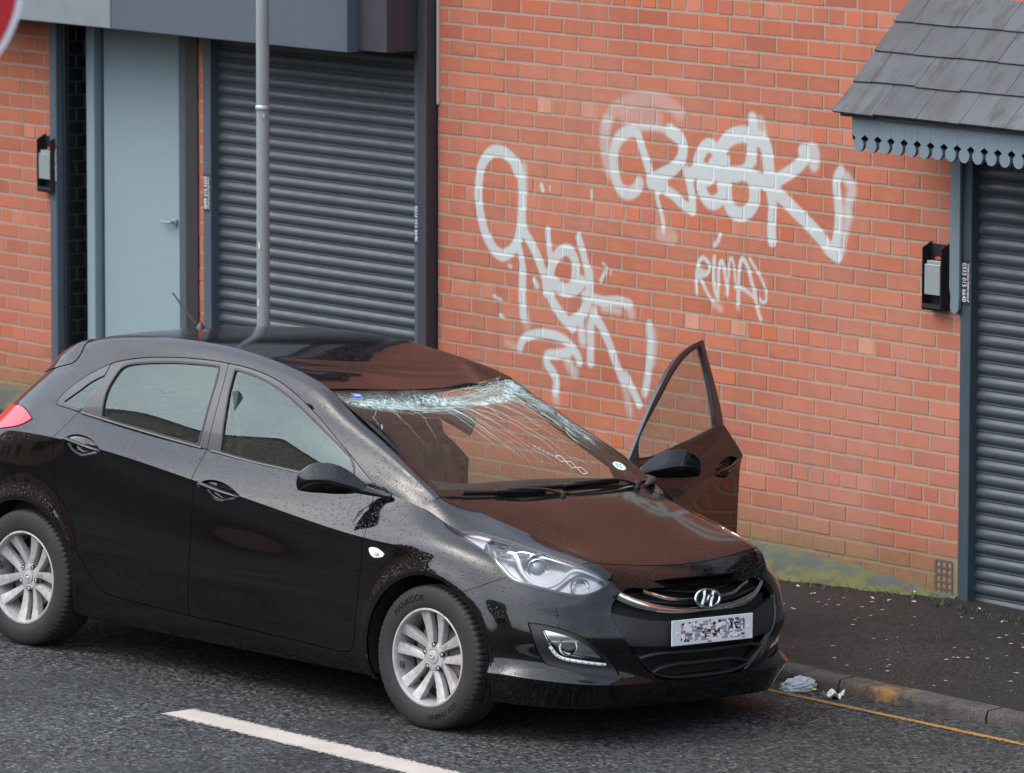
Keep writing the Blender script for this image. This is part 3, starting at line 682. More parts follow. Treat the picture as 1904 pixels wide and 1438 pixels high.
def brick_panel(x0, x1, z0, z1, zoff=0., fine=None, name='wall', parent=None, y=0., xjog=0., holes=()):
    V = []; F = []; colr = []; mort = []; core = []; n = 0
    jmin = int(math.floor((1.7686 + zoff - z1) / CH)) ; jmax = int(math.ceil((1.7686 + zoff - z0) / CH)) + 1
    cols = [(.345, .102, .054), (.325, .095, .052), (.362, .112, .058), (.310, .090, .052), (.350, .098, .048), (.328, .106, .062)]
    hcols = [(.37, .120, .065), (.38, .105, .048), (.39, .140, .082), (.43, .20, .13), (.34, .105, .068), (.355, .092, .048)]
    for j in range(jmin, jmax + 1):
        zt = 1.7686 + zoff - (j - 1) * CH - .005; zb = zt - CH + .010
        head = j in HEADERS; Lb = LB / 2 if head else LB
        off = -.009 + (0 if j % 2 else LB / 2) + (-.045 if j >= 7 and not head else 0) + (.03 if head else 0) + xjog
        k0 = int(math.floor((x0 - off) / Lb)) - 1; jit = rng.normal(0, .0018, 200)
        for k in range(k0, int(math.ceil((x1 - off) / Lb)) + 1):
            a = off + k * Lb + .005 + jit[k % 200]; b = off + (k + 1) * Lb - .005 + jit[(k + 1) % 200]
            if b < x0 + .012 or a > x1 - .012: continue
            a = max(a, x0); b = min(b, x1); t_, b_ = min(zt, z1), max(zb + rng.normal(0, .0008), z0)
            if t_ - b_ < .01: continue
            cutb = False
            for h in holes:
                if a < h[1] and b > h[0] and b_ < h[3] and t_ > h[2]:
                    if h[0] - a > .025: b = h[0] - .004
                    else: cutb = True
            if cutb: continue
            dense = fine and a < fine[1] and b > fine[0] and b_ < fine[3] and t_ > fine[2]
            nx, nz = (max(2, int((b - a) / .009)), 8) if dense else (2, 2)
            pr_ = -.0020 - abs(rng.normal(0, .0008)); til = rng.normal(0, .0008, 2)
            gx = np.concatenate([[a], np.linspace(a + .0032, b - .0032, nx), [b]]); gz = np.concatenate([[b_], np.linspace(b_ + .0032, t_ - .0032, nz), [t_]])
            X, Z = np.meshgrid(gx, gz, indexing='ij'); Y = np.full_like(X, y + pr_)
            u = (X - (a + b) / 2) / (b - a); w = (Z - (b_ + t_) / 2) / (t_ - b_); Y = Y + til[0] * u + til[1] * w
            Y[0] = Y[-1] = y + .004; Y[:, 0] = Y[:, -1] = y + .004
            cc = (hcols if head else cols)[rng.integers(6)]
            if head and rng.random() < .6: cc = hcols[rng.integers(3)]
            cc = np.array(cc) * rng.normal(1, .06)
            m = X.size; V.append(np.stack([X, Y, Z], -1).reshape(-1, 3)); nzz = len(gz)
            for i in range(len(gx) - 1):
                for q in range(nzz - 1): F.append((n + i * nzz + q, n + (i + 1) * nzz + q, n + (i + 1) * nzz + q + 1, n + i * nzz + q + 1))
            colr.append(np.tile(np.append(np.clip(cc, 0, 1), 1), (m, 1))); mort.append(np.zeros(m))
            core.append((np.clip(1 - (np.abs(u) * 2)**4, 0, 1) * np.clip(1 - (np.abs(w) * 2)**4, 0, 1)).ravel() * (.15 if head else 1) * rng.uniform(.2, 1)); n += m
    # mortar bed
    def bed(xa, xb, za, zb, stp):
        nonlocal n
        gx = np.linspace(xa, xb, max(2, int((xb - xa) / stp) + 1)); gz = np.linspace(za, zb, max(2, int((zb - za) / stp) + 1))
        X, Z = np.meshgrid(gx, gz, indexing='ij'); V.append(np.stack([X, np.full_like(X, y), Z], -1).reshape(-1, 3)); nzz = len(gz)
        for i in range(len(gx) - 1):
            for q in range(nzz - 1): F.append((n + i * nzz + q, n + (i + 1) * nzz + q, n + (i + 1) * nzz + q + 1, n + i * nzz + q + 1))
        m = X.size; colr.append(np.tile([.3, .2, .15, 1.], (m, 1))); mort.append(np.ones(m)); core.append(np.zeros(m)); n += m
    if fine:
        fa, fb, fc, fd = max(fine[0], x0), min(fine[1], x1), fine[2], fine[3]
        bed(fa, fb, fc, fd, .010); bed(x0, x1, z0, fc, .12); bed(x0, x1, fd, z1, .12)
        if fa > x0: bed(x0, fa, fc, fd, .12)
        if fb < x1: bed(fb, x1, fc, fd, .12)
    else: bed(x0, x1, z0, z1, .12)
    V = np.concatenate(V); o = mobj(name, V, F, M_BRICK, parent, smooth=False)
    me = o.data; ca = me.color_attributes.new('bcol', 'FLOAT_COLOR', 'POINT'); ca.data.foreach_set('color', np.concatenate(colr).ravel())
    for nm, arr in (('mortar', np.concatenate(mort)), ('core', np.concatenate(core)), ('spray', spray(V[:, [0, 2]]) if fine else np.zeros(n))):
        a_ = me.attributes.new(nm, 'FLOAT', 'POINT'); a_.data.foreach_set('value', arr)
    gz_ = .168 - .0175 * (V[:, 0] - 4)     # dirt and moss rise from the pavement
    a_ = me.attributes.new('grime', 'FLOAT', 'POINT'); a_.data.foreach_set('value', np.clip(1 - (V[:, 2] - gz_ - .06) / .30, 0, 1)**1.6 * .85)
    return o
# ================= the building =================
def painted_metal(name, colr, rough=.42, dirt=.25, scale=6, spec=.5):
    m = mat(name, colr, rough); g = NG(m); c = g.coord(); n1 = g.noise(c, scale, 5, .6); n2 = g.noise(c, scale * 9, 4, .7); n3 = g.noise(g.coord(scale=(6, 6, .6)), 3, 4)
    col = g.mix(g.ramp(n1, [(.4, 0.), (.75, dirt)]), colr, tuple(q * .6 for q in colr))
    col = g.mix(g.ramp(n2, [(.62, 0.), (.78, dirt * .9)]), col, tuple(min(1, q * 1.7 + .03) for q in colr))
    col = g.mix(g.ramp(n3, [(.5, 0.), (.8, dirt * .6)]), col, tuple(q * .75 for q in colr))
    g.base(col); g.rough(g.ramp(n1, [(.3, rough - .08), (.7, rough + .15)])); g.normal(g.bump(n2, .05, .003)); g.b.inputs['Specular IOR Level'].default_value = spec
    return m
M_FASC = painted_metal('dark_grey_cladding', (.068, .088, .108), .38, .22, 3)
M_FASL = painted_metal('pale_grey_cladding', (.165, .19, .205), .42, .5, 7)
M_RAIL = painted_metal('blue_grey_rail', (.058, .078, .10), .42, .3, 5)
M_DOOR = painted_metal('grey_door_paint', (.205, .275, .305), .45, .10, 2.4)
M_SHUT = painted_metal('shutter_slat_paint', (.050, .060, .070), .40, .6, 8)
M_DARK = mat('black_recess', (.010, .010, .012), .8)
M_TRIM = painted_metal('blue_grey_trim', (.125, .165, .195), .5, .25, 5)
M_BLK = mat('black_plastic', (.012, .012, .013), .45)
M_ZINC = painted_metal('galvanised_steel', (.36, .42, .42), .35, .5, 10); NG(M_ZINC).b.inputs['Metallic'].default_value = .55
M_WTXT = mat('white_print', (.75, .75, .75), .6)

bld = empty('brick_building', (0, 0, 0)); tag(bld, 'red brick industrial building with grey cladding, grey steel door and white graffiti', 'building')
HI = 5.3
FINE = (.15, 3.60, .55, 2.66)
wall = brick_panel(-.10, 3.937, .02, HI, 0., FINE, 'wall', bld, holes=[(3.765, 3.90, .155, .345)]); tag(wall, 'brick panel sprayed with white graffiti')
brick_panel(-22.0, -3.615, .1, 2.56, .035, None, 'wall', bld, xjog=.06)
brick_panel(-2.235, -2.155, .1, 2.56, .03, None, 'wall', bld)
brick_panel(-22.0, -.112, 2.62, HI, .0, None, 'wall', bld, y=.004)
mb = MB(); mb.box((-5.0, .12, HI + .035), (34.2, .36, .07), 0, bev=.008); mb.build('coping', M_KERB, bld)
brick_panel(3.89, 12.0, 2.55, HI, .0, None, 'wall', bld, y=.004)
brick_panel(7.6, 12.0, -.05, 2.55, .0, None, 'wall', bld)
mb = MB(); mb.box((-5.0, 4.3, 2.6), (34.0, 8.0, 5.2), 0, bev=.01); mb.build('rear_block', mat('flat_roof_felt', (.07, .07, .07), .9), bld)
# black glazed reveal bricks inside the doorway
mb = MB()
for j in range(34):
    z = .12 + j * .0752; s_ = .0 if j % 2 else .055
    for k in range(3):
        a = max(.05, .05 + k * .112 - s_); b_ = min(.19, .05 + (k + 1) * .112 - s_ - .009)
        if b_ - a > .02: mb.box((-3.562, (a + b_) / 2, z + .0325), (.02, b_ - a, .066), 0, bev=.002)
M_GLZ = mat('black_glazed_brick', (.012, .012, .013), .25); 
mb.box((-3.566, .12, 1.3), (.02, .16, 2.6), 1); o = mb.build('doorway_reveal', [M_GLZ, mat('dark_mortar', (.03, .03, .03), .9)], bld)
mb = MB(); mb.box((-3.583, -.01, 1.33), (.066, .05, 2.50), 0, bev=.004); lp = mb.build('doorway_post', M_RAIL, bld)
mb = MB(); mb.box((-3.571, .028, 1.33), (.05, .022, 2.50), 0, bev=.004); mb.build('doorway_post', mat('navy_post_paint', (.016, .021, .033), .4), bld)
# door, set back in its opening
DY = .17
df = MB(); df.box((-3.410, DY - .02, 1.30), (.075, .10, 2.50), 0, bev=.004); df.build('door_frame', M_DOOR, bld)
df = MB(); df.box((-3.365, DY + .005, 1.30), (.016, .05, 2.5), 0); df.build('door_stop', M_RAIL, bld)
df = MB(); df.box((-2.525, DY - .02, 1.30), (.066, .10, 2.5), 0, bev=.004); df.build('door_frame', M_RAIL, bld)
df = MB(); df.box((-2.279, .085, 1.30), (.108, .20, 2.5), 0, bev=.004); df.build('doorway_post', mat('brown_black_post', (.020, .017, .019), .5), bld)
dl = MB(); dl.box((-2.948, DY, 1.31), (.79, .045, 2.46), 0, bev=.003); door = dl.build('door', M_DOOR, bld)
hd = MB(); hd.box((-2.648, DY - .035, 1.42), (.035, .01, .035), 0, bev=.002); hd.tube([(-2.645, DY - .03, 1.42), (-2.645, DY - .06, 1.42), (-2.70, DY - .063, 1.415), (-2.755, DY - .055, 1.42)], .008, 8); hd.build('handle', M_DOOR, door, smooth=40)
bk = MB(); bk.box((-2.9, .42, 1.4), (1.5, .04, 2.8), 0); bk.build('inner_wall', M_DARK, bld)
# fascia box above door and shutter
fa = MB(); fa.box((-3.40, -.16, 3.03), (1.635, .36, 1.02), 1, bev=.004); fa.build('pale_fascia_panel', [M_FASC, M_FASL], bld)
fb = MB(); fb.box((-1.508, -.16, 3.03), (2.132, .358, 1.02), 0, bev=.004); 
fb.build('fascia_panel', M_FASC, bld); fb = MB(); fb.box((-4.65, -.15, 3.03), (.86, .34, 1.02), 0, bev=.004)
fb.build('fascia_panel', [M_FASC, M_FASL], bld)
M_FASE = painted_metal('purple_grey_cladding', (.034, .032, .040), .45, .3, 3)
fc = MB(); fc.box((-.318, -.12, 3.03), (.25, .30, 1.00), 0, bev=.004); fc.box((-.150, -.03, 1.90), (.075, .085, 3.6), 0, bev=.004); fc.build('end_post', M_FASE, bld)
rl = MB(); rl.box((-.2415, -.02, 1.30), (.062, .08, 2.46), 0, bev=.004); rl.box((-2.122, -.02, 1.30), (.066, .08, 2.46), 0, bev=.004)
mo_ = MB(); mo_.box((-.092, -.004, 2.53), (.02, .018, .55), 0, bev=.004); mo_.build('mortar_patch', mat('rough_mortar', (.30, .27, .24), .95), bld)

def text_obj(body, size, name, m, parent=None, depth=.0015):
    cu_ = bpy.data.curves.new(name, 'FONT'); cu_.body = body; cu_.size = size; cu_.extrude = depth; cu_.align_x = 'CENTER'; cu_.align_y = 'CENTER'; cu_.resolution_u = 3
    t = bpy.data.objects.new(name, cu_); COL.objects.link(t); dg = bpy.context.evaluated_depsgraph_get(); dg.update()
    me = bpy.data.meshes.new_from_object(t.evaluated_get(dg)); bpy.data.objects.remove(t); bpy.data.curves.remove(cu_)
    me.name = name; me.materials.clear(); me.materials.append(m)
    o = bpy.data.objects.new(name, me); COL.objects.link(o)
    if parent: o.parent = parent
    return o
def sticker(x, z, h, w, y, colr, parent):
    mb = MB(); mb.box((x, y - .0008, z), (w, .0016, h), 0); st = mb.build('sticker', mat('sticker_film', colr, .4), parent)
    for body, s_, dx in (('0333 015 6640', .048 * h / .22, -.008), ('TITAN SOLUTIONS GROUP', .0185 * h / .22 * 1.0, .020)):
        t = text_obj(body, s_ * 1.0, 'lettering', M_WTXT, st, .0004)
        xs_ = [v.co.x for v in t.data.vertices]; L = max(xs_) - min(xs_); k = h * .86 / L
        for v in t.data.vertices: v.co.x *= k; v.co.y *= .85 if body[0] == '0' else 1.1
        # reads downwards, baseline to the left
        t.matrix_local = Matrix(((0, 1, 0, x + dx), (0, 0, -1, y - .0024), (-1, 0, 0, z), (0, 0, 0, 1)))
    return st

sticker(-3.572, 1.68, .215, .05, -.0355, (.03, .03, .032), lp)
def shutter(x0, x1, z0, z1, label, name='roller_shutter', y=.045, pitch=.0662):
    """curved-slat roller shutter"""
    root = empty(name, ((x0 + x1) / 2, y, z0)); tag(root, label, 'roller shutter', 'steel roller shutters in the brick building')
    prof = []; z = z0 + .07; 
    while z < z1:
        for k in range(8):
            a = k / 7 * math.pi; prof.append((-.006 - .0125 * math.sin(a)**.8, z + .051 * k / 7))
        prof += [(-.004, z + .0530), (-.0085, z + .0560), (-.0085, z + .0605), (-.004, z + .0635)]
        z += pitch
    P = np.array(prof); n = 40; G = np.zeros((n, len(P), 3)); xs_ = np.linspace(x0, x1, n)
    G[..., 0] = xs_[:, None] - (x0 + x1) / 2; G[..., 1] = P[:, 0]; G[..., 2] = P[:, 1] - z0
    G[..., 1] += .0012 * np.sin(xs_[:, None] * 5 + P[None, :, 1] * 3)
    mb = MB(); mb.grid(G, flip=False); c = mb.build('slat_curtain', M_SHUT, root, smooth=50)
    mb = MB(); mb.box((0, -.004, .035), (x1 - x0, .035, .075), 0, bev=.004); mb.build('bottom_rail', M_KERB_METAL, root)
    return root
M_KERB_METAL = painted_metal('dirty_bottom_rail', (.085, .082, .072), .7, .5, 12)
sh1 = shutter(-2.17, -.262, .12, 2.56, 'blue grey roller shutter behind the lamp pole and car roof, left of the graffiti')
for x, zt in ((-2.122, 0), (-.2415, 0)):
    mb = MB(); mb.box((x + 1.216, -.035, 1.21), (.064 if x > -1 else .070, .07, 2.46), 0, bev=.004); mb.build('guide_rail', M_RAIL, sh1)
sticker(-2.122 + 1.216, 1.635 - .12, .205, .052, -.0715, (.03, .03, .032), sh1)
sticker(-.2415 + 1.216, 1.62 - .12, .215, .05, -.0715, (.02, .035, .12), sh1)
sh2 = shutter(3.94, 7.6, .06, 2.60, 'dark blue grey roller shutter under the slate canopy at the right')
for i in range(0): pass
mb = MB(); mb.box((3.974 - 5.77, -.030, 1.21), (.072, .07, 2.46), 0, bev=.004); mb.build('guide_rail', painted_metal('dark_teal_rail', (.035, .055, .068), .42, .3, 5), sh2)
sticker(3.976 - 5.77, 1.69 - .06, .215, .052, -.0665, (.02, .02, .022), sh2)
mb = MB(); mb.box((-3.60, .30, 1.4), (.01, .02, 2.8), 0); 
for xc, wd_ in ((-1.2, 2.0), (5.8, 3.8)): bk = MB(); bk.box((xc, .14, 1.35), (wd_, .03, 2.6), 0); bk.build('shutter_void', M_DARK, bld)
# air brick beside the right-hand rail
M_AIR = mat('air_brick_clay', (.10, .062, .045), .9)
mb = MB(); x0, x1, z0, z1 = 3.768, 3.882, .165, .335
for k in range(4):
    xx = x0 + (x1 - x0) * k / 3; mb.box((xx, .012, (z0 + z1) / 2), (.014, .032, z1 - z0), 0, bev=.002)
for k in range(6):
    zz = z0 + (z1 - z0) * k / 5; mb.box(((x0 + x1) / 2, .0125, zz), (x1 - x0, .030, .014), 0, bev=.002)
mb.box(((x0 + x1) / 2, .04, (z0 + z1) / 2), (x1 - x0 + .02, .01, z1 - z0 + .02), 1); mb.build('air_brick', [M_AIR, M_DARK], bld)

# metal post the canopy stands against, cut to a round drop at its foot
canopy = empty('slate_canopy', (5.6, 0, 2.45)); tag(canopy, 'slate roofed door canopy with a scalloped grey timber fringe over the right shutter', 'canopy')
CX0 = 3.577
cpx = lambda P: [(p[0] - 5.6, p[1], p[2] - 2.45) for p in P]
M_SLATE = mat('wet_slate', (.07, .08, .09), .5); g = NG(M_SLATE); c = g.coord(); n1 = g.noise(g.coord(scale=(1, .35, .35)), 14, 5, .7); n2 = g.noise(c, 120, 4, .8); n3 = g.noise(c, 3, 3)
pc_ = g.attr('tint').outputs['Fac']
col = g.mix(pc_, (.034, .042, .048), (.060, .070, .078)); col = g.mix(g.ramp(n1, [(.50, 0.), (.64, .85)]), col, (.026, .022, .016)); col = g.mix(g.ramp(n3, [(.5, 0.), (.62, .5)]), col, (.022, .024, .024)); col = g.mix(g.ramp(n2, [(.5, 0.), (.72, .5)]), col, (.035, .038, .042))
col = g.mix(g.ramp(n2, [(.2, .5), (.36, 0.)]), col, (.10, .12, .13))
g.base(col); g.rough(g.ramp(n1, [(.3, .40), (.7, .65)])); g.normal(g.bump(n2, .5, .006))
E1 = np.array([-.50, 2.490]); TOP = np.array([0.02, 3.035])     # (y,z) eave and top
sl = (TOP - E1); SL = np.linalg.norm(sl); sd = sl / SL; sn = np.array([sd[1], -sd[0]]) * -1
sn = np.array([-sd[1], sd[0]])
if sn[1] < 0: sn = -sn
mb = MB(); tints = []; rows_n = 4; rowh = SL / rows_n * 1.0; XR = 8.2
for r in range(rows_n):
    x = CX0 - .30 + (.13 if r % 2 else 0); xl = CX0 + (.0 if r else 0)
    while x < XR:
        wv = .30 + random.uniform(-.012, .012)
        a, b = max(x, xl) + .0015, min(x + wv, XR) - .0015
        if b - a > .02:
            s0, s1_ = r * rowh - random.uniform(0, .008), (r + 1) * rowh + .05; th = .012
            p0 = E1 + sd * s0 + sn * .014; p1 = E1 + sd * s1_ + sn * .001
            q0 = p0 + sn * th; q1 = p1 + sn * th
            jag = random.uniform(-.004, .004)
            V = [(a, *p0), (b, *(p0 + sd * jag)), (b, *p1), (a, *p1), (a, *q0), (b, *(q0 + sd * jag)), (b, *q1), (a, *q1)]
            mb.add(cpx(V), [(0, 3, 2, 1), (4, 5, 6, 7), (0, 1, 5, 4), (1, 2, 6, 5), (2, 3, 7, 6), (3, 0, 4, 7)]); tints += [random.random()] * 8
        x += wv
o = mb.build('slate_roof', M_SLATE, canopy); a_ = o.data.attributes.new('tint', 'FLOAT', 'POINT'); a_.data.foreach_set('value', np.array(tints))
mb = MB(); V = [(CX0 + .02, *(E1 + sd * .02)), (XR, *(E1 + sd * .02)), (XR, *TOP), (CX0 + .02, *TOP)]; V2 = [(x, y, z - .025) for x, y, z in V]
mb.add(cpx(V + V2), [(0, 1, 2, 3), (7, 6, 5, 4), (0, 4, 5, 1), (3, 2, 6, 7), (0, 3, 7, 4)]); mb.build('roof_boards', mat('dark_boards', (.03, .03, .032), .8), canopy)
# fringe: boards with a keyhole-shaped foot
def fringe_board(w=.0905, h=.168):
    pts = [(-w / 2, 0), (-w / 2, -h * .52)]
    pts += [(-w * .22, -h * .66)]
    r = w * .40; cz = -h + r
    for k in range(17):
        a = math.radians(125 + 290 * k / 16); pts.append((r * math.cos(a) * 1.0, cz + r * math.sin(a)))
    pts += [(w * .22, -h * .66), (w / 2, -h * .52), (w / 2, 0)]
    return pts
fp = fringe_board(); mb = MB(); x = 3.646; k = 0
while x < XR - .05:
    P = [(x + .046 + px, 2.487 + pz - .004) for px, pz in fp]; mb.prism([(q[0] - 5.6, q[1] - 2.45) for q in P], 1, -.455, -.437, 0); x += .0915
mb.box((5.92 - 5.6, -.432, 0.01), (4.5, .014, .055), 0)
# side return of the fringe
x = -.43
mb.build('fringe', M_TRIM, canopy)
# wall post with rounded drop
mb = MB(); pts = [(3.885, 2.42), (3.885, 1.66), (3.895, 1.62)] + [(3.921 + .030 * math.cos(math.radians(a)), 1.572 + .0335 * math.sin(math.radians(a))) for a in range(165, 376, 15)] + [(3.953, 1.63), (3.953, 2.42)]
mb.prism([(a - 5.6, b - 2.45) for a, b in pts], 1, -.042, -.026, 0); mb.build('wall_post', M_TRIM, canopy)
mb = MB(); mb.box((3.90 - 5.6, -.23, -.03), (.05, .42, .05), 0, bev=.004); mb.build('bracket', M_TRIM, canopy); mb = MB(); mb.box((7.9 - 5.6, -.23, -.03), (.05, .42, .05), 0, bev=.004); mb.build('bracket', M_TRIM, canopy)

# steel control boxes fixed to the brickwork
def lockbox(x, z, label, w=.13, h=.31, d=.06):
    r = empty('control_box', (x, -.006, z)); tag(r, label, 'control box', 'open black steel control boxes on the wall')
    mb = MB(); t = .004
    mb.box((0, -.003, 0), (w, .006, h), 0)
    for s_ in (-1, 1):     # cheeks, their top edge slopes up to the wall
        mb.prism([(0, h / 2 + .012), (-d, h / 2 - .018), (-d, -h / 2), (0, -h / 2)], 0, s_ * w / 2 - t / 2, s_ * w / 2 + t / 2)
    mb.box((0, -d / 2, -h / 2 + .003), (w, d, .006), 0); mb.box((0, -d + .003, -h / 2 + .012), (w, .006, .03), 0)
    mb.build('steel_case', M_BLK, r)
    mb = MB(); mb.box((0, -d + .006, -.012), (w - .022, .006, .145), 0, bev=.002); mb.box((.004, -.035, .068), (w - .03, .03, .02), 0, bev=.002); mb.build('zinc_cover', M_ZINC, r)
    mb = MB(); mb.box((0, -.012, .088), (.045, .01, .012), 0); mb.build('red_tag', mat('red_plastic', (.45, .06, .03), .5), r)
    mb = MB()
    for k in range(1): mb.box((random.uniform(-w / 3, w / 3), -d * .7, -h / 2 + .010), (.014, .006, .005), 0, bev=.001)
    mb.build('litter_flake', mat('tan_litter', (.5, .3, .2), .8), r)
    return r
lockbox(3.786, 1.70, 'open black control box with grey-green cover beside the right shutter')
lockbox(-3.632, 1.68, 'open black control box at the left edge, next to the grey door')

# ================= street furniture =================
pz = pave_z(-.56, -.8)
pole = empty('lamp_post', (-.556, -.8, pz)); tag(pole, 'tall plain grey steel signpost rising behind the roof of the black car', 'post')
M_POLE = painted_metal('grey_pole_paint', (.205, .235, .24), .5, .6, 4)
mb = MB(); mb.lathe([(0, .0), (0, .034), (6.2, .034), (6.2, 0)], 2, 32); mb.build('pole', M_POLE, pole, smooth=40)
mb = MB(); zc = 2.245 - pz - .0; mb.lathe([(zc - .01, .0345), (zc - .004, .0395), (zc + .012, .0395), (zc + .018, .0345)], 2, 32)
mb.tube([(.036, -.02, zc - .03), (.055, -.03, zc - .035), (.05, -.035, zc - .04)], .004, 6); mb.build('clip_band', M_ZINC, pole, smooth=40)
mb = MB(); mb.lathe([(0, .0), (0, .06), (.02, .055), (.06, .036), (.06, 0)], 2, 24); mb.build('base_collar', M_POLE, pole, smooth=40)
for q in ((.012, -.034, 1.32), (.0, -.0345, 1.02)): mb = MB(); mb.box(q, (.014, .003, .035), 0, bev=.001); mb.build('sticker_scrap', mat_get('peeling_paper', (.5, .45, .42), .8), pole)

# no entry sign: only the edge of its red disc enters the frame
SX, SY, SZ = 13.18, -12.04, 4.088
sgn = empty('road_sign', (SX, SY, road_z(13, -12) - .02)); tag(sgn, 'round red no entry road sign cut off by the top left corner', 'sign')
dirc = Vector((CAM_LOC.x - SX, CAM_LOC.y - SY, 0)).normalized(); ang = math.atan2(dirc.y, dirc.x)
Rm = np.array([[math.cos(ang), -math.sin(ang), 0], [math.sin(ang), math.cos(ang), 0], [0, 0, 1]])
M_RED = mat('red_reflective', (.30, .003, .010), .4); M_WSIGN = mat('white_reflective', (.45, .45, .50), .35)
h0 = SZ - (road_z(13, -12) - .02)
mb = MB(); mb.lathe([(0, 0), (0, .300), (.003, .300), (.003, 0)], 0, 96, 1); mb.lathe([(.0035, 0), (.0035, .285), (.0031, .285)], 0, 96, 0); V = np.concatenate(mb.V) @ Rm.T; mb.V = [V + [0, 0, h0]]; mb.build('disc', [M_RED, M_WSIGN], sgn)
mb = MB(); mb.box((.0045, 0, 0), (.001, .44, .10), 0); V = np.concatenate(mb.V) @ Rm.T; mb.V = [V + [0, 0, h0]]; mb.build('white_bar', M_WSIGN, sgn)
mb = MB(); mb.lathe([(0, 0), (0, .038), (h0 + .34, .038), (h0 + .34, 0)], 2, 24, c=(-.05, 0, 0)); V = np.concatenate(mb.V) @ Rm.T; mb.V = [V]; mb.build('post', M_POLE, sgn, smooth=40)

# the far side of the street, behind the camera: mirrored in the paint and glass
M_FARB = mat('far_brick', (.62, .36, .22), .9); M_FARR = mat('far_roof', (.05, .05, .055), .8); M_FARW = mat('far_window', (.02, .022, .025), .1)
def far_building(x0, x1, y0, y1, h, roof, label):
    r = empty('terrace_building', ((x0 + x1) / 2, y1, 0)); tag(r, label, 'building', 'buildings across the street')
    cx_ = (x0 + x1) / 2; w_ = x1 - x0; d_ = y1 - y0
    mb = MB(); mb.box((0, -d_ / 2, h / 2), (w_, d_, h), 0); mb.build('wall', M_FARB, r)
    mb = MB(); mb.prism([(.3, h), (-d_ / 2, h + roof), (-d_ - .3, h)], 0, -w_ / 2 - .2, w_ / 2 + .2, 0); mb.build('roof', M_FARR, r)
    nwin = int(w_ / 2.6)
    for fl in range(int(h // 2.8)):
        for k in range(nwin):
            xw = -w_ / 2 + (k + .5) * w_ / nwin; zw = 1.5 + fl * 2.8
            mb = MB(); mb.box((xw, .03, zw), (1.1, .07, 1.4), 0, bev=.01); wf = mb.build('window', mat_once('far_frame', (.45, .44, .42), .6), r)
            mb = MB(); mb.box((xw, .07, zw), (.95, .02, 1.22), 0); mb.build('pane', M_FARW, wf)
    return r
_mc = {}
def mat_once(n, c, r):
    if n not in _mc: _mc[n] = mat(n, c, r)
    return _mc[n]
far_building(-34, -11, -30, -19.5, 11.0, .8, 'long tall brick terrace across the street, behind the viewer')
far_building(-10, 6, -33, -25, 5.2, 2.0, 'low brick building across the street, behind the viewer')
far_building(-60, -37, -36, -24, 9.0, 2.6, 'tall brick block at the far end of the street, behind the viewer')
# bare winter tree in front of them
tr = empty('bare_tree', (-2.6, -13.0, 0)); tag(tr, 'leafless street tree across the road, behind the viewer', 'tree')
M_BARK = mat('bark', (.06, .048, .038), .9); mb = MB(); mb.tube([(0, 0, 0), (.05, .02, 1.2), (0, .05, 2.4), (.08, 0, 3.2)], [.16, .13, .11, .09], 10); mb.build('trunk', M_BARK, tr, smooth=60)
mb = MB()
def branch(p, d, L, r, dep):
    pts = [p]; q = p.copy()
    for k in range(4):
        d = d + rng.normal(0, .12, 3) + [0, 0, .03]; d /= np.linalg.norm(d); q = q + d * L / 4; pts.append(q.copy())
    mb.tube(pts, np.linspace(r, r * .5, 5), 5 if dep > 2 else 3, caps=False)
    if dep > 0:
        for k in range(3): branch(pts[int(rng.integers(2, 5))], d + rng.normal(0, .5, 3) + [0, 0, .1], L * .68, r * .5, dep - 1)
for k in range(6):
    a = k * 1.1; branch(np.array([.06, 0, 2.5 + .1 * k]), np.array([math.cos(a) * .6, math.sin(a) * .6, 1.1]), 1.45, .045, 4)
mb.build('crown', M_BARK, tr, smooth=60)

# ================= foot of the wall: mossy haunch, weeds, litter =================
M_MOSS = mat('mossy_concrete', (.12, .14, .06), .9); g = NG(M_MOSS); c = g.coord(); n1 = g.noise(c, 5, 5, .65); n2 = g.noise(c, 60, 4, .7)
e_ = g.attr('up').outputs['Fac']
col = g.mix(g.ramp(n1, [(.42, 0.), (.54, 1.)]), (.040, .046, .036), (.090, .098, .022)); col = g.mix(g.math('MULTIPLY', e_, g.ramp(n1, [(.3, 1.), (.62, .25)])), col, (.075, .090, .088)); col = g.mix(g.ramp(n2, [(.55, 0.), (.75, .6)]), col, (.035, .038, .014))
g.base(col); g.normal(g.bump(g.mix(.5, n1, n2), .8, .012))
mb = MB(); xs_ = np.linspace(-9, 3.93, 260); vs2 = np.linspace(0, 1, 9); G = np.zeros((len(xs_), 9, 3)); ups = []
for i, x in enumerate(xs_):
    wd = (.36 + .05 * math.sin(x * 2.1) + .03 * math.sin(x * 7.3)) * (1 if x < 2.9 else max(.12, 1 - (x - 2.9) / 1.15)) * (1.15 if x < 2.2 else 1)
    hh = (.062 + .012 * math.sin(x * 3)) * (1 if x < 3.2 else max(.25, 1 - (x - 3.2) / .9))
    for j, v_ in enumerate(vs2):
        y = -wd * (1 - v_) ; zb = pave_z(x, y)
        G[i, j] = (x, y, zb - .006 + hh * (v_**.7) * (1 if v_ > 0 else 0) + .004 * math.sin(x * 31 + j)); ups.append(v_ * .8)
mb.grid(G, flip=True); o = mb.build('mossy_haunch', M_MOSS, smooth=60); a_ = o.data.attributes.new('up', 'FLOAT', 'POINT'); a_.data.foreach_set('value', np.array(ups)); tag(o, kind='structure')
M_WEED = mat('weed_green', (.045, .06, .015), .8); mb = MB()
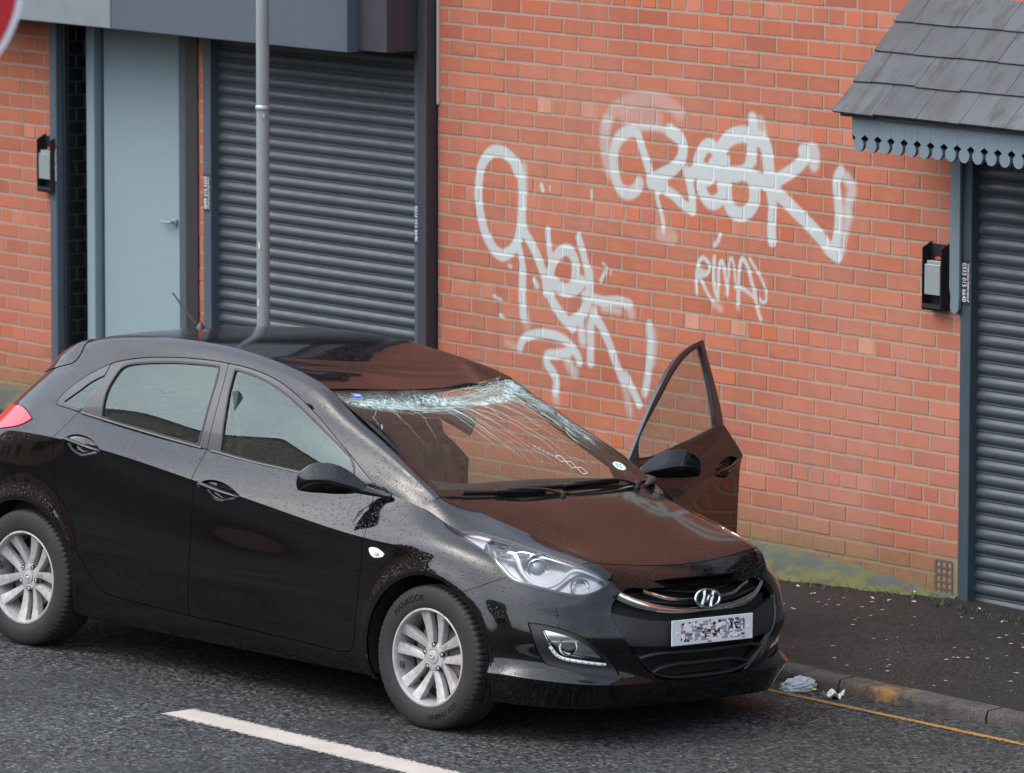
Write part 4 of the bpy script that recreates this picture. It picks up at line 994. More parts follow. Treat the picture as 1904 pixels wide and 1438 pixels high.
for k in range(420):
    x = rng.uniform(2.0, 4.6) if k < 340 else rng.uniform(4.0, 6.5); wd = .36 if x < 2.9 else max(.08, .36 * (1 - (x - 2.9) / 1.15)); y = -wd - rng.uniform(-.02, .07) if x < 3.9 else -rng.uniform(.12, .22)
    z = pave_z(x, y); a = rng.uniform(0, 6.28); L = rng.uniform(.010, .034); w_ = rng.uniform(.0015, .004)
    d = np.array([math.cos(a), math.sin(a)]) * L * .8; n_ = np.array([-d[1], d[0]]) / (L * .8) * w_
    mb.add([(x - n_[0], y - n_[1], z), (x + n_[0], y + n_[1], z), (x + d[0], y + d[1], z + L)], [(0, 1, 2)])
o = mb.build('weeds', M_WEED, fix=False); tag(o, 'straggling green weeds and moss tufts where the pavement meets the wall', 'weeds', kind='stuff')
# cigarette ends and gum
M_CIGW = mat('cigarette_paper', (.55, .52, .48), .8); M_CIGO = mat('cigarette_filter', (.50, .26, .13), .8)
def butt(x, y, lab, orange):
    L = rng.uniform(.02, .032); a = rng.uniform(-.6, .6) + (0 if rng.random() < .6 else 1.2); z = pave_z(x, y) if y > kerb_y(x) + .1 else road_z(x, y)
    mb = MB(); d = np.array([math.cos(a), math.sin(a), 0]) * L / 2; p = np.array([0, 0, .0045])
    mb.tube([p - d, p + d * .1], .0038, 8, 0 if orange else 1); mb.tube([p + d * .1, p + d], .0036, 8, 1 if orange else 0)
    o = mb.build('cigarette_end', [M_CIGO, M_CIGW], smooth=40); o.location = (x, y, z); return tag(o, lab, 'cigarette end', 'cigarette ends dropped on the pavement')
# ================= the car =================
CAR_X = np.array([.9926, .1203, -.0192]); CAR_Y = np.array([-.1211, .9915, -.0480]); CAR_Z = np.array([.0133, .0500, .9987])
CAR_O = np.array([4.4027, -2.8240, 0.0])
car = empty('hatchback_car'); car.matrix_world = Matrix([[*(float(q) for q in (CAR_X[i], CAR_Y[i], CAR_Z[i])), float(CAR_O[i])] for i in range(3)] + [[0, 0, 0, 1]])
tag(car, 'black five door hatchback with shattered windscreen, dented roof and open passenger door', 'car')
bpy.context.view_layer.update()

def paint_material(name, drops=.5):
    m = mat(name, (.0045, .0047, .0055), .35); g = NG(m); b = g.b
    b.inputs['Coat Weight'].default_value = 1; b.inputs['Coat Roughness'].default_value = .025; b.inputs['Coat IOR'].default_value = 1.5
    b.inputs['Specular IOR Level'].default_value = 0.0
    c = g.coord('Object'); n1 = g.noise(c, 3.5, 4); n2 = g.noise(c, 420, 2, .5)
    g.base(g.mix(g.ramp(n2, [(.68, 0.), (.82, 1.)]), (.003, .003, .0036), (.03, .03, .03)))
    nrm, h = droplets(g, c, 100., 1.0, None, .40); nrm2, h2 = droplets(g, c, 200., .9, nrm, .36)
    geo0 = g.n('NewGeometry'); sx0 = g.n('SeparateXYZ'); g.l(geo0.outputs['Normal'], sx0.inputs[0]); mk = g.ramp(sx0.outputs['Z'], [(.10, .10), (.32, 1.)])
    for nn_ in (nrm.node, nrm2.node):
        st2 = g.math('MULTIPLY', mk, .95); g.l(st2, nn_.inputs['Strength'])
    g.l(nrm2, b.inputs['Coat Normal']); geo = g.n('NewGeometry'); sx = g.n('SeparateXYZ'); g.l(geo.outputs['Normal'], sx.inputs[0])     # rain film lies thickest on what faces the sky
    up_ = g.ramp(sx.outputs['Z'], [(.55, 0.), (.95, .055)]); g.l(g.math('ADD', g.ramp(n1, [(.35, .015), (.7, .045)]), up_), b.inputs['Coat Roughness'])
    return m
M_PAINT = paint_material('wet_black_paint')
M_SEAL = mat('black_rubber', (.010, .010, .011), .55)
M_FRAME = mat('window_surround', (.020, .020, .023), .38, Coat_Weight=.3)
M_SATIN = mat('satin_black_plastic', (.016, .016, .017), .45); g = NG(M_SATIN); g.normal(g.bump(g.noise(g.coord(), 260, 2), .25, .001))
M_GLOSSB = mat('gloss_black', (.006, .006, .007), .12, Coat_Weight=.6)
M_CHROME = mat('chrome', (.78, .77, .74), .10, 1.0)
M_SILV = mat('alloy_silver', (.46, .44, .42), .36, .30); g = NG(M_SILV); c = g.coord(); n1 = g.noise(c, 26, 5, .7); n2 = g.noise(c, 210, 3)
g.base(g.mix(g.ramp(n1, [(.42, 0.), (.68, .75)]), (.46, .45, .44), (.21, .18, .155))); g.rough(g.ramp(n1, [(.35, .28), (.7, .6)]))
M_INT = mat('dark_trim', (.022, .022, .024), .7); M_DASH = mat('dashboard_grey', (.070, .075, .075), .65); M_SEAT = mat('seat_cloth', (.030, .030, .034), .9)
def glass_mat(name, tint, alpha_mix=.0, rough=.0, dusty=True, refl=(.80, .95, .90)):
    m = bpy.data.materials.new(name); m.use_nodes = True; t = m.node_tree; t.nodes.clear()
    out = t.nodes.new('ShaderNodeOutputMaterial'); fr = t.nodes.new('ShaderNodeFresnel'); fr.inputs['IOR'].default_value = 1.52
    gl = t.nodes.new('ShaderNodeBsdfGlossy'); gl.inputs['Roughness'].default_value = .012 + rough; gl.inputs['Color'].default_value = (*refl, 1)
    tr = t.nodes.new('ShaderNodeBsdfTransparent'); tr.inputs['Color'].default_value = (*tint, 1)
    k = t.nodes.new('ShaderNodeMath'); k.operation = 'MULTIPLY'; k.inputs[1].default_value = 1.35; k.use_clamp = True
    mx = t.nodes.new('ShaderNodeMixShader')
    t.links.new(fr.outputs[0], k.inputs[0]); t.links.new(k.outputs[0], mx.inputs[0]); t.links.new(tr.outputs[0], mx.inputs[1]); t.links.new(gl.outputs[0], mx.inputs[2])
    dust = t.nodes.new('ShaderNodeBsdfDiffuse'); dust.inputs['Color'].default_value = (.42, .47, .46, 1)
    tc = t.nodes.new('ShaderNodeTexCoord'); nz = t.nodes.new('ShaderNodeTexNoise'); nz.inputs['Scale'].default_value = 260; nz.inputs['Detail'].default_value = 2
    rp = t.nodes.new('ShaderNodeValToRGB'); rp.color_ramp.elements[0].position = .60; rp.color_ramp.elements[0].color = (.012, .012, .012, 1); rp.color_ramp.elements[1].position = .76; rp.color_ramp.elements[1].color = (.42, .42, .42, 1)
    t.links.new(tc.outputs['Object'], nz.inputs['Vector']); t.links.new(nz.outputs['Fac'], rp.inputs[0])
    mx2 = t.nodes.new('ShaderNodeMixShader'); t.links.new(rp.outputs[0], mx2.inputs[0]); t.links.new(mx.outputs[0], mx2.inputs[1]); t.links.new(dust.outputs[0], mx2.inputs[2])
    t.links.new(mx2.outputs[0] if dusty else mx.outputs[0], out.inputs[0]); return m
M_GLASS = glass_mat('side_glass', (.62, .74, .71)); M_WIND = glass_mat('windscreen_glass', (.66, .76, .73)); M_LENS = glass_mat('clear_lens', (.95, .96, .97), dusty=False, refl=(.95, .97, 1))

LIPD = .014
def lipped(m, depth=LIPD, skip=None):
    """fold the free edges of a clipped panel inward so its shut lines have depth"""
    V, N, T = m['V'], m['N'], m['T']
    E = np.concatenate([T[:, [0, 1]], T[:, [1, 2]], T[:, [2, 0]]]); key = np.sort(E, 1); kk = key[:, 0].astype(np.int64) * len(V) + key[:, 1]
    u, inv, cnt = np.unique(kk, return_inverse=True, return_counts=True); be = E[cnt[inv] == 1]
    if skip is not None: be = be[~skip(V[be[:, 0]], V[be[:, 1]])]
    if not len(be): return m
    a, b = V[be[:, 0]], V[be[:, 1]]; na, nb = N[be[:, 0]], N[be[:, 1]]
    mid = (na + nb) / 2; fn = np.cross(b - a, mid); fn /= np.linalg.norm(fn, axis=1, keepdims=True) + 1e-12
    a2, b2 = a - na * depth, b - nb * depth
    o = len(V); k = len(be); V2 = np.concatenate([a, b, b2, a2]); N2 = np.concatenate([fn] * 4); i = np.arange(k)
    q = np.concatenate([np.stack([o + i + k, o + i, o + i + 3 * k], 1), np.stack([o + i + k, o + i + 3 * k, o + i + 2 * k], 1)])
    return dict(V=np.concatenate([V, V2]), N=np.concatenate([N, N2]), T=np.concatenate([T, q]))
def orient(m):
    """triangles follow the stored normals; normals point away from the car's core"""
    c = m['V'].mean(0); core = np.array([np.clip(c[0], -2.4, .2), 0, .55]); 
    if ((m['V'] - core) * m['N']).sum() < 0: m = dict(V=m['V'], N=-m['N'], T=m['T'])
    V, N, T = m['V'], m['N'], m['T']; fn = np.cross(V[T[:, 1]] - V[T[:, 0]], V[T[:, 2]] - V[T[:, 0]])
    fl = (fn * N[T].mean(1)).sum(1) < 0; T = T.copy(); T[fl] = T[fl][:, ::-1]; return dict(V=V, N=N, T=T)
def both(m): return join(m, mirror(m))
def part(name, pieces, parent=None, lip=LIPD, origin=None):
    """pieces: [(mesh, material)] -> one object; the lip is added per piece"""
    V, N, F, I, mats, o = [], [], [], [], [], 0
    for m, mt in pieces:
        if m is None or not len(m['T']): continue
        if lip: m = lipped(m, lip, lambda a, b: (np.abs(a[:, 1]) < 1e-4) & (np.abs(b[:, 1]) < 1e-4))
        if mt not in mats: mats.append(mt)
        V.append(m['V']); N.append(m['N']); F.append(m['T'] + o); I += [mats.index(mt)] * len(m['T']); o += len(m['V'])
    V = np.concatenate(V); N = np.concatenate(N); F = np.concatenate(F)
    if origin is not None: V = V - np.array(origin)
    ob = mobj(name, V, F.tolist(), mats, parent or car, I, N)
    if origin is not None: ob.location = origin
    return ob
XZ = lambda m: m['V'][:, [0, 2]]
def cx_(m, poly, g=0., proj=XZ, inside=True):
    if m is None: return None
    f = sdpoly(proj(m), poly); return clip(m, (f - g) if inside else (-f - g))
SZ_ = lambda m: np.stack([m['V'][:, 0] + m['V'][:, 1], m['V'][:, 2]], 1)     # along the nose corner, height
GAP = .0022

# ---- outlines, in the car's own metres ----
LAMP3 = [(0.054,-0.771,0.852),(0.039,-0.733,0.859),(0.066,-0.716,0.863),(0.105,-0.694,0.865),(0.161,-0.678,0.858),(0.234,-0.656,0.847),(0.305,-0.638,0.834),(0.384,-0.623,0.820),(0.464,-0.610,0.808),(0.535,-0.598,0.793),(0.588,-0.579,0.779),(0.635,-0.559,0.764),(0.677,-0.534,0.745),(0.715,-0.499,0.714),(0.712,-0.523,0.694),(0.700,-0.564,0.671),(0.678,-0.608,0.657),(0.654,-0.639,0.655),(0.611,-0.679,0.661),(0.552,-0.719,0.673),(0.499,-0.749,0.682),(0.455,-0.771,0.689),(0.423,-0.783,0.696),(0.388,-0.792,0.711),(0.333,-0.795,0.747),(0.275,-0.789,0.783),(0.216,-0.786,0.806),(0.141,-0.784,0.828),(0.086,-0.779,0.842)]
LAMP = smooth_poly([(a + b, c) for a, b, c in LAMP3], 3, sharp=(13,))
POD = smooth_poly([(a + b, c) for a, b, c in [(0.519,-0.792,0.533),(0.577,-0.759,0.530),(0.650,-0.709,0.515),(0.708,-0.656,0.489),(0.749,-0.595,0.442),(0.762,-0.529,0.391),(0.780,-0.474,0.319),(0.759,-0.521,0.322),(0.720,-0.594,0.329),(0.668,-0.666,0.340),(0.611,-0.719,0.353),(0.582,-0.740,0.364),(0.562,-0.759,0.397),(0.549,-0.780,0.449)]], 3, sharp=(0, 6))
FOG = smooth_poly([(a + b, c) for a, b, c in [(0.579,-0.763,0.509),(0.639,-0.722,0.497),(0.692,-0.675,0.475),(0.729,-0.624,0.441),(0.745,-0.562,0.391),(0.754,-0.525,0.363),(0.726,-0.578,0.368),(0.684,-0.647,0.378),(0.644,-0.694,0.388),(0.621,-0.721,0.407),(0.606,-0.746,0.446)]], 3, sharp=(0, 5))
GLF = smooth_poly([(-1.563,1.386),(-1.425,1.372),(-1.276,1.340),(-1.134,1.295),(-0.993,1.236),(-0.871,1.180),(-0.764,1.132),(-0.692,1.097),(-0.647,1.059),(-0.630,1.022),(-0.80,1.008),(-1.05,1.013),(-1.25,1.020),(-1.475,1.036),(-1.489,1.092),(-1.525,1.211),(-1.553,1.305)], 3, sharp=(0, 9, 13))
GLR = smooth_poly([(-2.271,1.325),(-2.182,1.349),(-1.994,1.373),(-1.806,1.386),(-1.674,1.389),(-1.662,1.329),(-1.651,1.242),(-1.636,1.129),(-1.633,1.051),(-1.833,1.063),(-2.037,1.079),(-2.173,1.087),(-2.289,1.101),(-2.309,1.178),(-2.310,1.236),(-2.295,1.287)], 3, sharp=(4, 8, 12))
QTR = smooth_poly([(-2.569,1.136),(-2.497,1.193),(-2.434,1.245),(-2.341,1.293),(-2.358,1.258),(-2.388,1.196),(-2.424,1.115),(-2.498,1.121)], 3, sharp=(0, 3, 6))
ARC = [(-2.611,1.117),(-2.610,1.145),(-2.562,1.204),(-2.479,1.267),(-2.366,1.329),(-2.271,1.357),(-2.133,1.383),(-1.944,1.403),(-1.756,1.412),(-1.622,1.411),(-1.457,1.402),(-1.282,1.374),(-1.124,1.326),(-0.965,1.257),(-0.808,1.170),(-0.644,1.085),(-0.497,1.008)]
BELT = [(-.58,.990),(-.80,.996),(-1.0,1.002),(-1.3,1.013),(-1.57,1.033),(-1.90,1.056),(-2.23,1.083),(-2.446,1.102)]
DAYL = np.concatenate([smooth_poly(ARC, 4, closed=False), smooth_poly(BELT, 3, closed=False)])
BL = [(-1.622,1.411),(-1.602,1.291),(-1.581,1.161),(-1.566,1.035),(-1.545,.984),(-1.520,.901),(-1.515,.819),(-1.512,.684),(-1.512,.505),(-1.520,.40),(-1.522,.292)]
LOWL = [(-1.522,.289),(-1.175,.284),(-.786,.272),(-.56,.264),(-.490,.268),(-.466,.285),(-.452,.33),(-.446,.397),(-.428,.55),(-.420,.68),(-.420,.757),(-.412,.802),(-.435,.885),(-.470,.958),(-.488,1.012)]
DOORF = np.concatenate([smooth_poly(ARC, 4, closed=False)[36:][::-1], np.zeros((0, 2))])
arcS = smooth_poly(ARC, 4, closed=False); i0 = int(np.argmin(np.abs(arcS[:, 0] + 1.622) + (arcS[:, 1] < 1.3)))
DOORF = np.concatenate([arcS[i0:], np.array(LOWL[::-1]), np.array(BL[::-1])[1:-1]])
CL = [(-2.366,1.329),(-2.372,1.27),(-2.40,1.19),(-2.446,1.100),(-2.457,1.046),(-2.474,.992),(-2.465,.930),(-2.449,.840),(-2.419,.734),(-2.366,.631),(-2.288,.522),(-2.213,.422),(-2.149,.357),(-2.10,.324),(-2.044,.312),(-1.841,.300),(-1.522,.290)]
i1 = int(np.argmin(np.abs(arcS[:, 0] + 2.366)))
DOORR = np.concatenate([arcS[i1:i0 + 1], np.array(BL)[1:-1], smooth_poly(CL, 3, closed=False)[::-1][:-1]])
GRIL = smooth_poly([(0,.696),(.25,.695),(.37,.692),(.432,.686),(.482,.655),(.522,.609),(.520,.565),(.502,.514),(.467,.456),(.418,.400),(.362,.345),(.299,.303),(.235,.280),(.128,.272),(0,.270)], 3, closed=False, sharp=(3,))
GRIL = np.concatenate([GRIL, [(-.05, .270), (-.05, .696)]])
YZ = lambda m: np.stack([np.abs(m['V'][:, 1]), m['V'][:, 2]], 1)
BUMP = [(.205,.05),(1.4,.05),(1.4,1.4),(.44,1.4),(.44,.735),(.376,.706),(.330,.686),(.275,.659),(.205,.628)]
HSH = [(0,.679),(.10,.678),(.227,.667),(.381,.650),(.504,.631),(.566,.606),(.80,.52)]      # (w, x) bonnet front edge
INDIC = [(-.373,.747),(-.330,.752),(-.276,.729),(-.297,.715),(-.340,.709),(-.365,.721)]
TAIL = smooth_poly([(-2.700,1.043),(-2.80,1.072),(-2.92,1.078),(-3.30,1.04),(-3.34,.93),(-3.05,.955),(-2.90,.975),(-2.76,1.005)], 4, sharp=(0,))
TAILC = [(-2.52,.22),(-2.30,.22)]
HND = [(0, 0), (.035, .020), (.10, .022), (.17, .010), (.235, -.012), (.262, -.026), (.225, -.045), (.165, -.060), (.125, -.068), (.075, -.055), (.03, -.025)]
def cup(cx0, cz0): return smooth_poly([(cx0 + a, cz0 + b) for a, b in HND], 3)
CUP1 = cup(-2.402, .992); CUP2 = cup(-1.467, .897)

L = orient(grid_mesh(lower_grid())); Gh = orient(grid_mesh(green_grid())); Hd = orient(grid_mesh(hood_grid())); Rf = orient(grid_mesh(roof_grid()))
# wheel arches
for cxa in (0., -2.65):
    f = np.hypot(L['V'][:, 0] - cxa, L['V'][:, 2] - .312) - .362
    f = np.where(np.abs(L['V'][:, 1]) < .55, 1., f); L = clip(L, f)
side = clip(L, -L['V'][:, 1] - .0)     # y<0 all
# ---- bumper, lamp, fender split ----
lampL = cx_(L, LAMP, .0012, SZ_); restL = cx_(L, LAMP, GAP, SZ_, False)
lampH = cx_(Hd, LAMP, .0012, SZ_); restH = cx_(Hd, LAMP, GAP, SZ_, False)
fb_ = cx_(restL, BUMP, GAP * .6); body = cx_(restL, BUMP, GAP * .6, inside=False)
fog = cx_(fb_, FOG, .001, SZ_); pod = cx_(cx_(fb_, POD, .001, SZ_), FOG, .001, SZ_, False); fb_ = cx_(fb_, POD, .0015, SZ_, False)
bev_ = cx_(fb_, GRIL, .0, YZ); fb_ = cx_(fb_, GRIL, .0, YZ, False)
def renormal(m):
    V, T = m['V'], m['T']; fn = np.cross(V[T[:, 1]] - V[T[:, 0]], V[T[:, 2]] - V[T[:, 0]]); N = np.zeros_like(V)
    for k in range(3): np.add.at(N, T[:, k], fn)
    return dict(V=V, N=N / (np.linalg.norm(N, axis=1, keepdims=True) + 1e-12), T=T)
fq = sdpoly(YZ(bev_), GRIL); bev_ = dict(V=bev_['V'] - bev_['N'] * (fq * 1.5)[:, None], N=bev_['N'], T=bev_['T']); bev_ = renormal(clip(bev_, .011 - fq))
def hfn(m): return np.interp(np.abs(m['V'][:, 1]), [p[0] for p in HSH], [p[1] for p in HSH]) - m['V'][:, 0]
bonnet = clip(restH, hfn(restH) - GAP); nose = clip(restH, -hfn(restH) - GAP)
fbo = part('front_bumper', [(both(join(fb_)), M_PAINT), (both(nose), M_PAINT)]); part('grille_surround', [(both(bev_), M_PAINT)], fbo, lip=0)
bon = part('bonnet', [(both(bonnet), M_PAINT)])
# ---- body sides and doors ----
def pull(m, d):     # offset inward along the normals
    return None if m is None else dict(V=m['V'] - m['N'] * d, N=m['N'], T=m['T'])
def door_parts(poly, glass, cup_):
    lo = cx_(cx_(L, poly, GAP * .8), cup_, .0, inside=False); lo = cx_(lo, LAMP, GAP, SZ_, False)
    hi = cx_(Gh, poly, GAP * .8)
    skin = cx_(hi, DAYL, .0018, inside=False); fr = cx_(cx_(hi, DAYL, .0018), glass, .0, inside=False); gl = cx_(hi, glass, -.004)
    # belt moulding and thin seal round the glass
    seal = cx_(cx_(hi, glass, -.009), glass, .0, inside=False)
    return lo, skin, pull(fr, .002), seal, pull(gl, .008)
dF = door_parts(DOORF, GLF, CUP2); dR = door_parts(DOORR, GLR, CUP1)
for P_ in (DOORF, DOORR): body = cx_(body, P_, GAP * .8, inside=False)
body = cx_(body, TAIL, .0015, inside=False)
gb = Gh
for P_ in (DOORF, DOORR): gb = cx_(gb, P_, GAP * .8, inside=False)
gskin = cx_(gb, DAYL, .0018, inside=False); gfr = cx_(cx_(gb, DAYL, .0018), QTR, .0, inside=False); qg = pull(cx_(gb, QTR, -.003), .006)
# rear glass is cut from the tail of the greenhouse
RGX = -2.96
rw = lambda m: np.minimum(np.minimum(-(m['V'][:, 0] + 2.93), .62 - np.abs(m['V'][:, 1])), np.minimum(m['V'][:, 2] - 1.08, 1.325 - m['V'][:, 2]))
rglass = clip(gskin, rw(gskin)); gskin = clip(gskin, -rw(gskin))
tl = pull(cx_(cx_(L, TAIL, .0015), BUMP, 0, inside=False), -.004)
SPOL = [(-2.618,1.50),(-2.620,1.386),(-2.613,1.366),(-2.616,1.330),(-2.628,1.312),(-2.643,1.299),(-2.70,1.283),(-3.2,1.15),(-3.2,1.50)]
spo = cx_(gskin, SPOL, .0015); gskin = cx_(gskin, SPOL, .0015, inside=False)
fs = np.clip(sdpoly(XZ(spo), SPOL) / .05, 0, 1); spo = renormal(orient(dict(V=spo['V'] + spo['N'] * (.003 + .010 * fs)[:, None], N=spo['N'], T=spo['T'])))
part('spoiler_end', [(both(spo), M_PAINT)], lip=.02)
# roof: dent with folds near the header
def dent_roof(m):
    V, N = m['V'].copy(), m['N'].copy(); x, y = V[:, 0], V[:, 1]
    def dz(x, y):
        a = sm(-1.62, -1.15, x)
        f = .006 * np.sin((x * 1.0 + .35 * (y - .1)) * 13 + 1.2 * np.sin(y * 3)) * a * np.exp(-((y + .15) / .45)**2)
        ridge = .008 * np.exp(-(((y - .30) + (x + 1.0) * .9) / .07)**2) * a - .010 * np.exp(-(((y - .42) + (x + 1.0) * .55) / .08)**2) * a
        fold = .012 * np.exp(-(((x + 1.20) - .25 * (y + .2)) / .035)**2) * np.exp(-((y + .25) / .28)**2) - .010 * np.exp(-(((x + 1.30) - .35 * (y + .2)) / .04)**2) * np.exp(-((y + .2) / .30)**2)
        edge = sm(.60, .50, np.abs(y)) if False else (1 - sm(.46, .55, np.abs(y)))
        small = .0005 * np.sin(x * 41 + y * 17) * np.sin(y * 33 - x * 9) * a
        return (f * .6 + ridge + fold + small) * edge - .012 * a * np.exp(-((y - .05) / .3)**2) * edge
    e = 1e-3; z0 = dz(x, y); gx = (dz(x + e, y) - z0) / e; gy = (dz(x, y + e) - z0) / e
    V[:, 2] += z0; N = N - np.stack([gx, gy, 0 * gx], 1) * np.abs(N[:, 2:3]); N /= np.linalg.norm(N, axis=1, keepdims=True)
    return dict(V=V, N=N, T=m['T'])
roof = dent_roof(both(Rf))
part('body_shell', [(both(body), M_PAINT), (both(gskin), M_PAINT), (both(gfr), M_FRAME)])
part('roof', [(roof, M_PAINT)], lip=.02)['label'] = 'roof panel crushed and creased above the windscreen'
part('rear_window', [(both(rglass), M_GLASS)], lip=0)
for s_, fn in ((0, lambda m: m), (1, mirror)):
    part('quarter_window', [(fn(qg), M_GLASS)], lip=0)
M_TAIL = mat('red_tail_lens', (.40, .004, .008), .15, Coat_Weight=.35)
for fn in (lambda m: m, mirror): part('tail_light', [(fn(tl), M_TAIL)], lip=.02)

def cup_mesh(poly, y0, fn, parent, hx, hz):
    """scooped recess behind the door handle and the handle bar across it"""
    c = poly.mean(0); V = []; rings = 7; n = len(poly)
    for k in range(rings):
        t = k / (rings - 1); sc = math.cos(t * math.pi / 2); d = .030 * math.sin(t * math.pi / 2)**.8
        for p in poly: q = c + (p - c) * max(sc, .02); V.append((q[0], y0(q[0], q[1]) + .001 + d, q[1]))
    F = [(k * n + i, k * n + (i + 1) % n, (k + 1) * n + (i + 1) % n, (k + 1) * n + i) for k in range(rings - 1) for i in range(n)]
    mb = MB(); mb.add(V, F)
    a = np.array([(hx - .003, y0(hx, hz) - .003, hz - .002), (hx + .03, y0(hx + .03, hz) - .012, hz + .002), (hx + .10, y0(hx + .1, hz) - .020, hz - .006), (hx + .17, y0(hx + .17, hz) - .022, hz - .015), (hx + .23, y0(hx + .23, hz) - .014, hz - .024), (hx + .262, y0(hx + .26, hz) - .004, hz - .030)])
    a = smooth_poly(a, 5, closed=False); rr = np.interp(np.linspace(0, 1, len(a)), [0, .12, .6, .9, 1], [.013, .017, .014, .012, .006])
    hb = MB(); hb.tube(a, rr, 12, flat=.62)
    return mb, hb
from functools import partial
side_pts = L['V']
def ysurf(x, z):
    d = (side_pts[:, 0] - x)**2 + (side_pts[:, 2] - z)**2; k = np.argsort(d)[:4]; w = 1 / (d[k] + 1e-7); return float((side_pts[k, 1] * w).sum() / w.sum())
_yc = {}
def ysf(x, z):
    key = (round(x, 3), round(z, 3))
    if key not in _yc: _yc[key] = ysurf(*key)
    return _yc[key]
def mirr_mb(mb): mb.V = [v * np.array([1, -1, 1]) for v in mb.V]; mb.F = [f[::-1] for f in mb.F]
DOORS = {}
def make_door(name, parts_, cup_, hx, hz, left, glassname='window'):
    lo, skin, fr, seal, gl = parts_; fn = mirror if left else (lambda m: m)
    o = part(name, [(fn(lo), M_PAINT), (fn(skin), M_PAINT), (fn(fr), M_FRAME), (fn(seal), M_SEAL)], lip=.022)
    part(glassname, [(fn(gl), M_GLASS)], o, lip=0)
    mb, hb = cup_mesh(cup_, ysf, fn, o, hx, hz)
    if left: mirr_mb(mb); mirr_mb(hb)
    r = mb.build('handle_recess', M_PAINT, o, smooth=60); h = hb.build('handle', M_PAINT, o, smooth=60)
    lk = MB(); lk.lathe([(-.010, 0), (-.010, .008), (0, .008)], 1, 16, 0, (hx + .018, ysf(hx, hz) - .013, hz))
    if left: mirr_mb(lk)
    if name == 'front_door': lk.build('lock_barrel', M_CHROME, h, smooth=40)
    DOORS[(name, left)] = o; return o
make_door('front_door', dF, CUP2, -1.467, .893, False); make_door('rear_door', dR, CUP1, -2.402, .988, False); make_door('rear_door', dR, CUP1, -2.402, .988, True)
ld = make_door('front_door', dF, CUP2, -1.467, .893, True); ld['label'] = 'front door swung wide open towards the wall'
# belt mouldings
def ribbon(pts, w, d, m, name, parent, left=False, out=.003):
    mb = MB(); P = smooth_poly(np.array(pts), 4, closed=False)
    mb.tube(P, w, 6, flat=1);
    if left: mirr_mb(mb)
    return mb.build(name, m, parent, smooth=50)
ev = LF['A8']; 
for dn, x0, x1 in (('front_door', -.56, -1.535), ('rear_door', -1.60, -2.43)):
    pts = []
    for x in np.linspace(x0, x1, 12):
        z = np.interp(-x, [-p[0] for p in BELT], [p[1] for p in BELT]); k = np.argmin((Gh['V'][:, 0] - x)**2 + (Gh['V'][:, 2] - z)**2); pts.append((x, Gh['V'][k, 1] - .001, z))
    for lf in (False, True): ribbon(pts, .0055, 0, M_FRAME, 'belt_moulding', DOORS[(dn, lf)], lf)
# ---- inner skins so that no panel is hollow ----
def inner(m, d, mt): q = pull(m, d); return (dict(V=q['V'], N=-q['N'], T=q['T'][:, ::-1]), mt)
lo, skin, fr, seal, gl = dF
M_CARD = mat('door_card', (.03, .03, .033), .7)
part('door_card', [inner(mirror(lo), .055, M_CARD), inner(mirror(fr), .022, M_FRAME), inner(mirror(skin), .022, M_FRAME)], ld, lip=0)
part('door_card', [inner(lo, .06, M_CARD)], DOORS[('front_door', False)], lip=0); part('door_card', [inner(dR[0], .06, M_CARD)], DOORS[('rear_door', False)], lip=0); part('door_card', [inner(mirror(dR[0]), .06, M_CARD)], DOORS[('rear_door', True)], lip=0)
# ---- windscreen: one curved sheet between scuttle, pillars and header ----
def wind_grid(nu=90, nv=60):
    u = np.linspace(-1, 1, nu); v = np.linspace(0, 1, nv); G = np.zeros((nu, nv, 3))
    for i, a in enumerate(u):
        b = np.array([-.105 - .062 * a * a, .668 * a, .968 + .020 * a * a])
        t = np.array([-.905 - .110 * a * a, .578 * a, 1.362 - .012 * math.cos(a * math.pi / 2)**2 + .012 * a * a])
        for j, q in enumerate(v):
            p = b + (t - b) * q; bul = .030 * math.sin(math.pi * q**.9) * (1 - .55 * a * a); p = p + np.array([.42, 0, .90]) * bul
            G[i, j] = p
    return G
def wpoint(a, q, off=0.):
    b = np.array([-.105 - .062 * a * a, .668 * a, .968 + .020 * a * a]); t = np.array([-.905 - .110 * a * a, .578 * a, 1.362 - .012 * math.cos(a * math.pi / 2)**2 + .012 * a * a])
    p = b + (t - b) * q; bul = .030 * math.sin(math.pi * np.clip(q, 0, 1)**.9) * (1 - .55 * a * a)
    sag = .022 * math.exp(-((q - .86) / .10)**2) * (1 - a * a * .8)
    return p + np.array([.42, 0, .90]) * (bul + off - sag)
WG = wind_grid()
for i, a in enumerate(np.linspace(-1, 1, WG.shape[0])):
    for j, q in enumerate(np.linspace(0, 1, WG.shape[1])): WG[i, j] = wpoint(a, q)
wm = orient(grid_mesh(WG))
ws = part('windscreen', [(wm, M_WIND)], lip=0); ws['label'] = 'laminated windscreen shattered and sagging along its top edge'
# black ceramic border
mb = MB()
def strip(a0, q0, a1, q1, w, n=40):
    P0 = [];
    for k in range(n):
        t = k / (n - 1); a = a0 + (a1 - a0) * t; q = q0 + (q1 - q0) * t; P0.append((a, q))
    V = []
    for k, (a, q) in enumerate(P0):
        if a0 == a1: V += [wpoint(a, q, .0012), wpoint(a - math.copysign(w, a), q, .0012)]
        else: V += [wpoint(a, q, .0012), wpoint(a, q + (w if q < .5 else -w), .0012)]
    mb.add(V, [(2 * i, 2 * i + 2, 2 * i + 3, 2 * i + 1) for i in range(n - 1)])
strip(-1, .0, -1, 1, .035); strip(1, 0, 1, 1, .035); strip(-1, 0, 1, 0, .05); 
mb.build('black_border', M_GLOSSB, ws, fix=False)
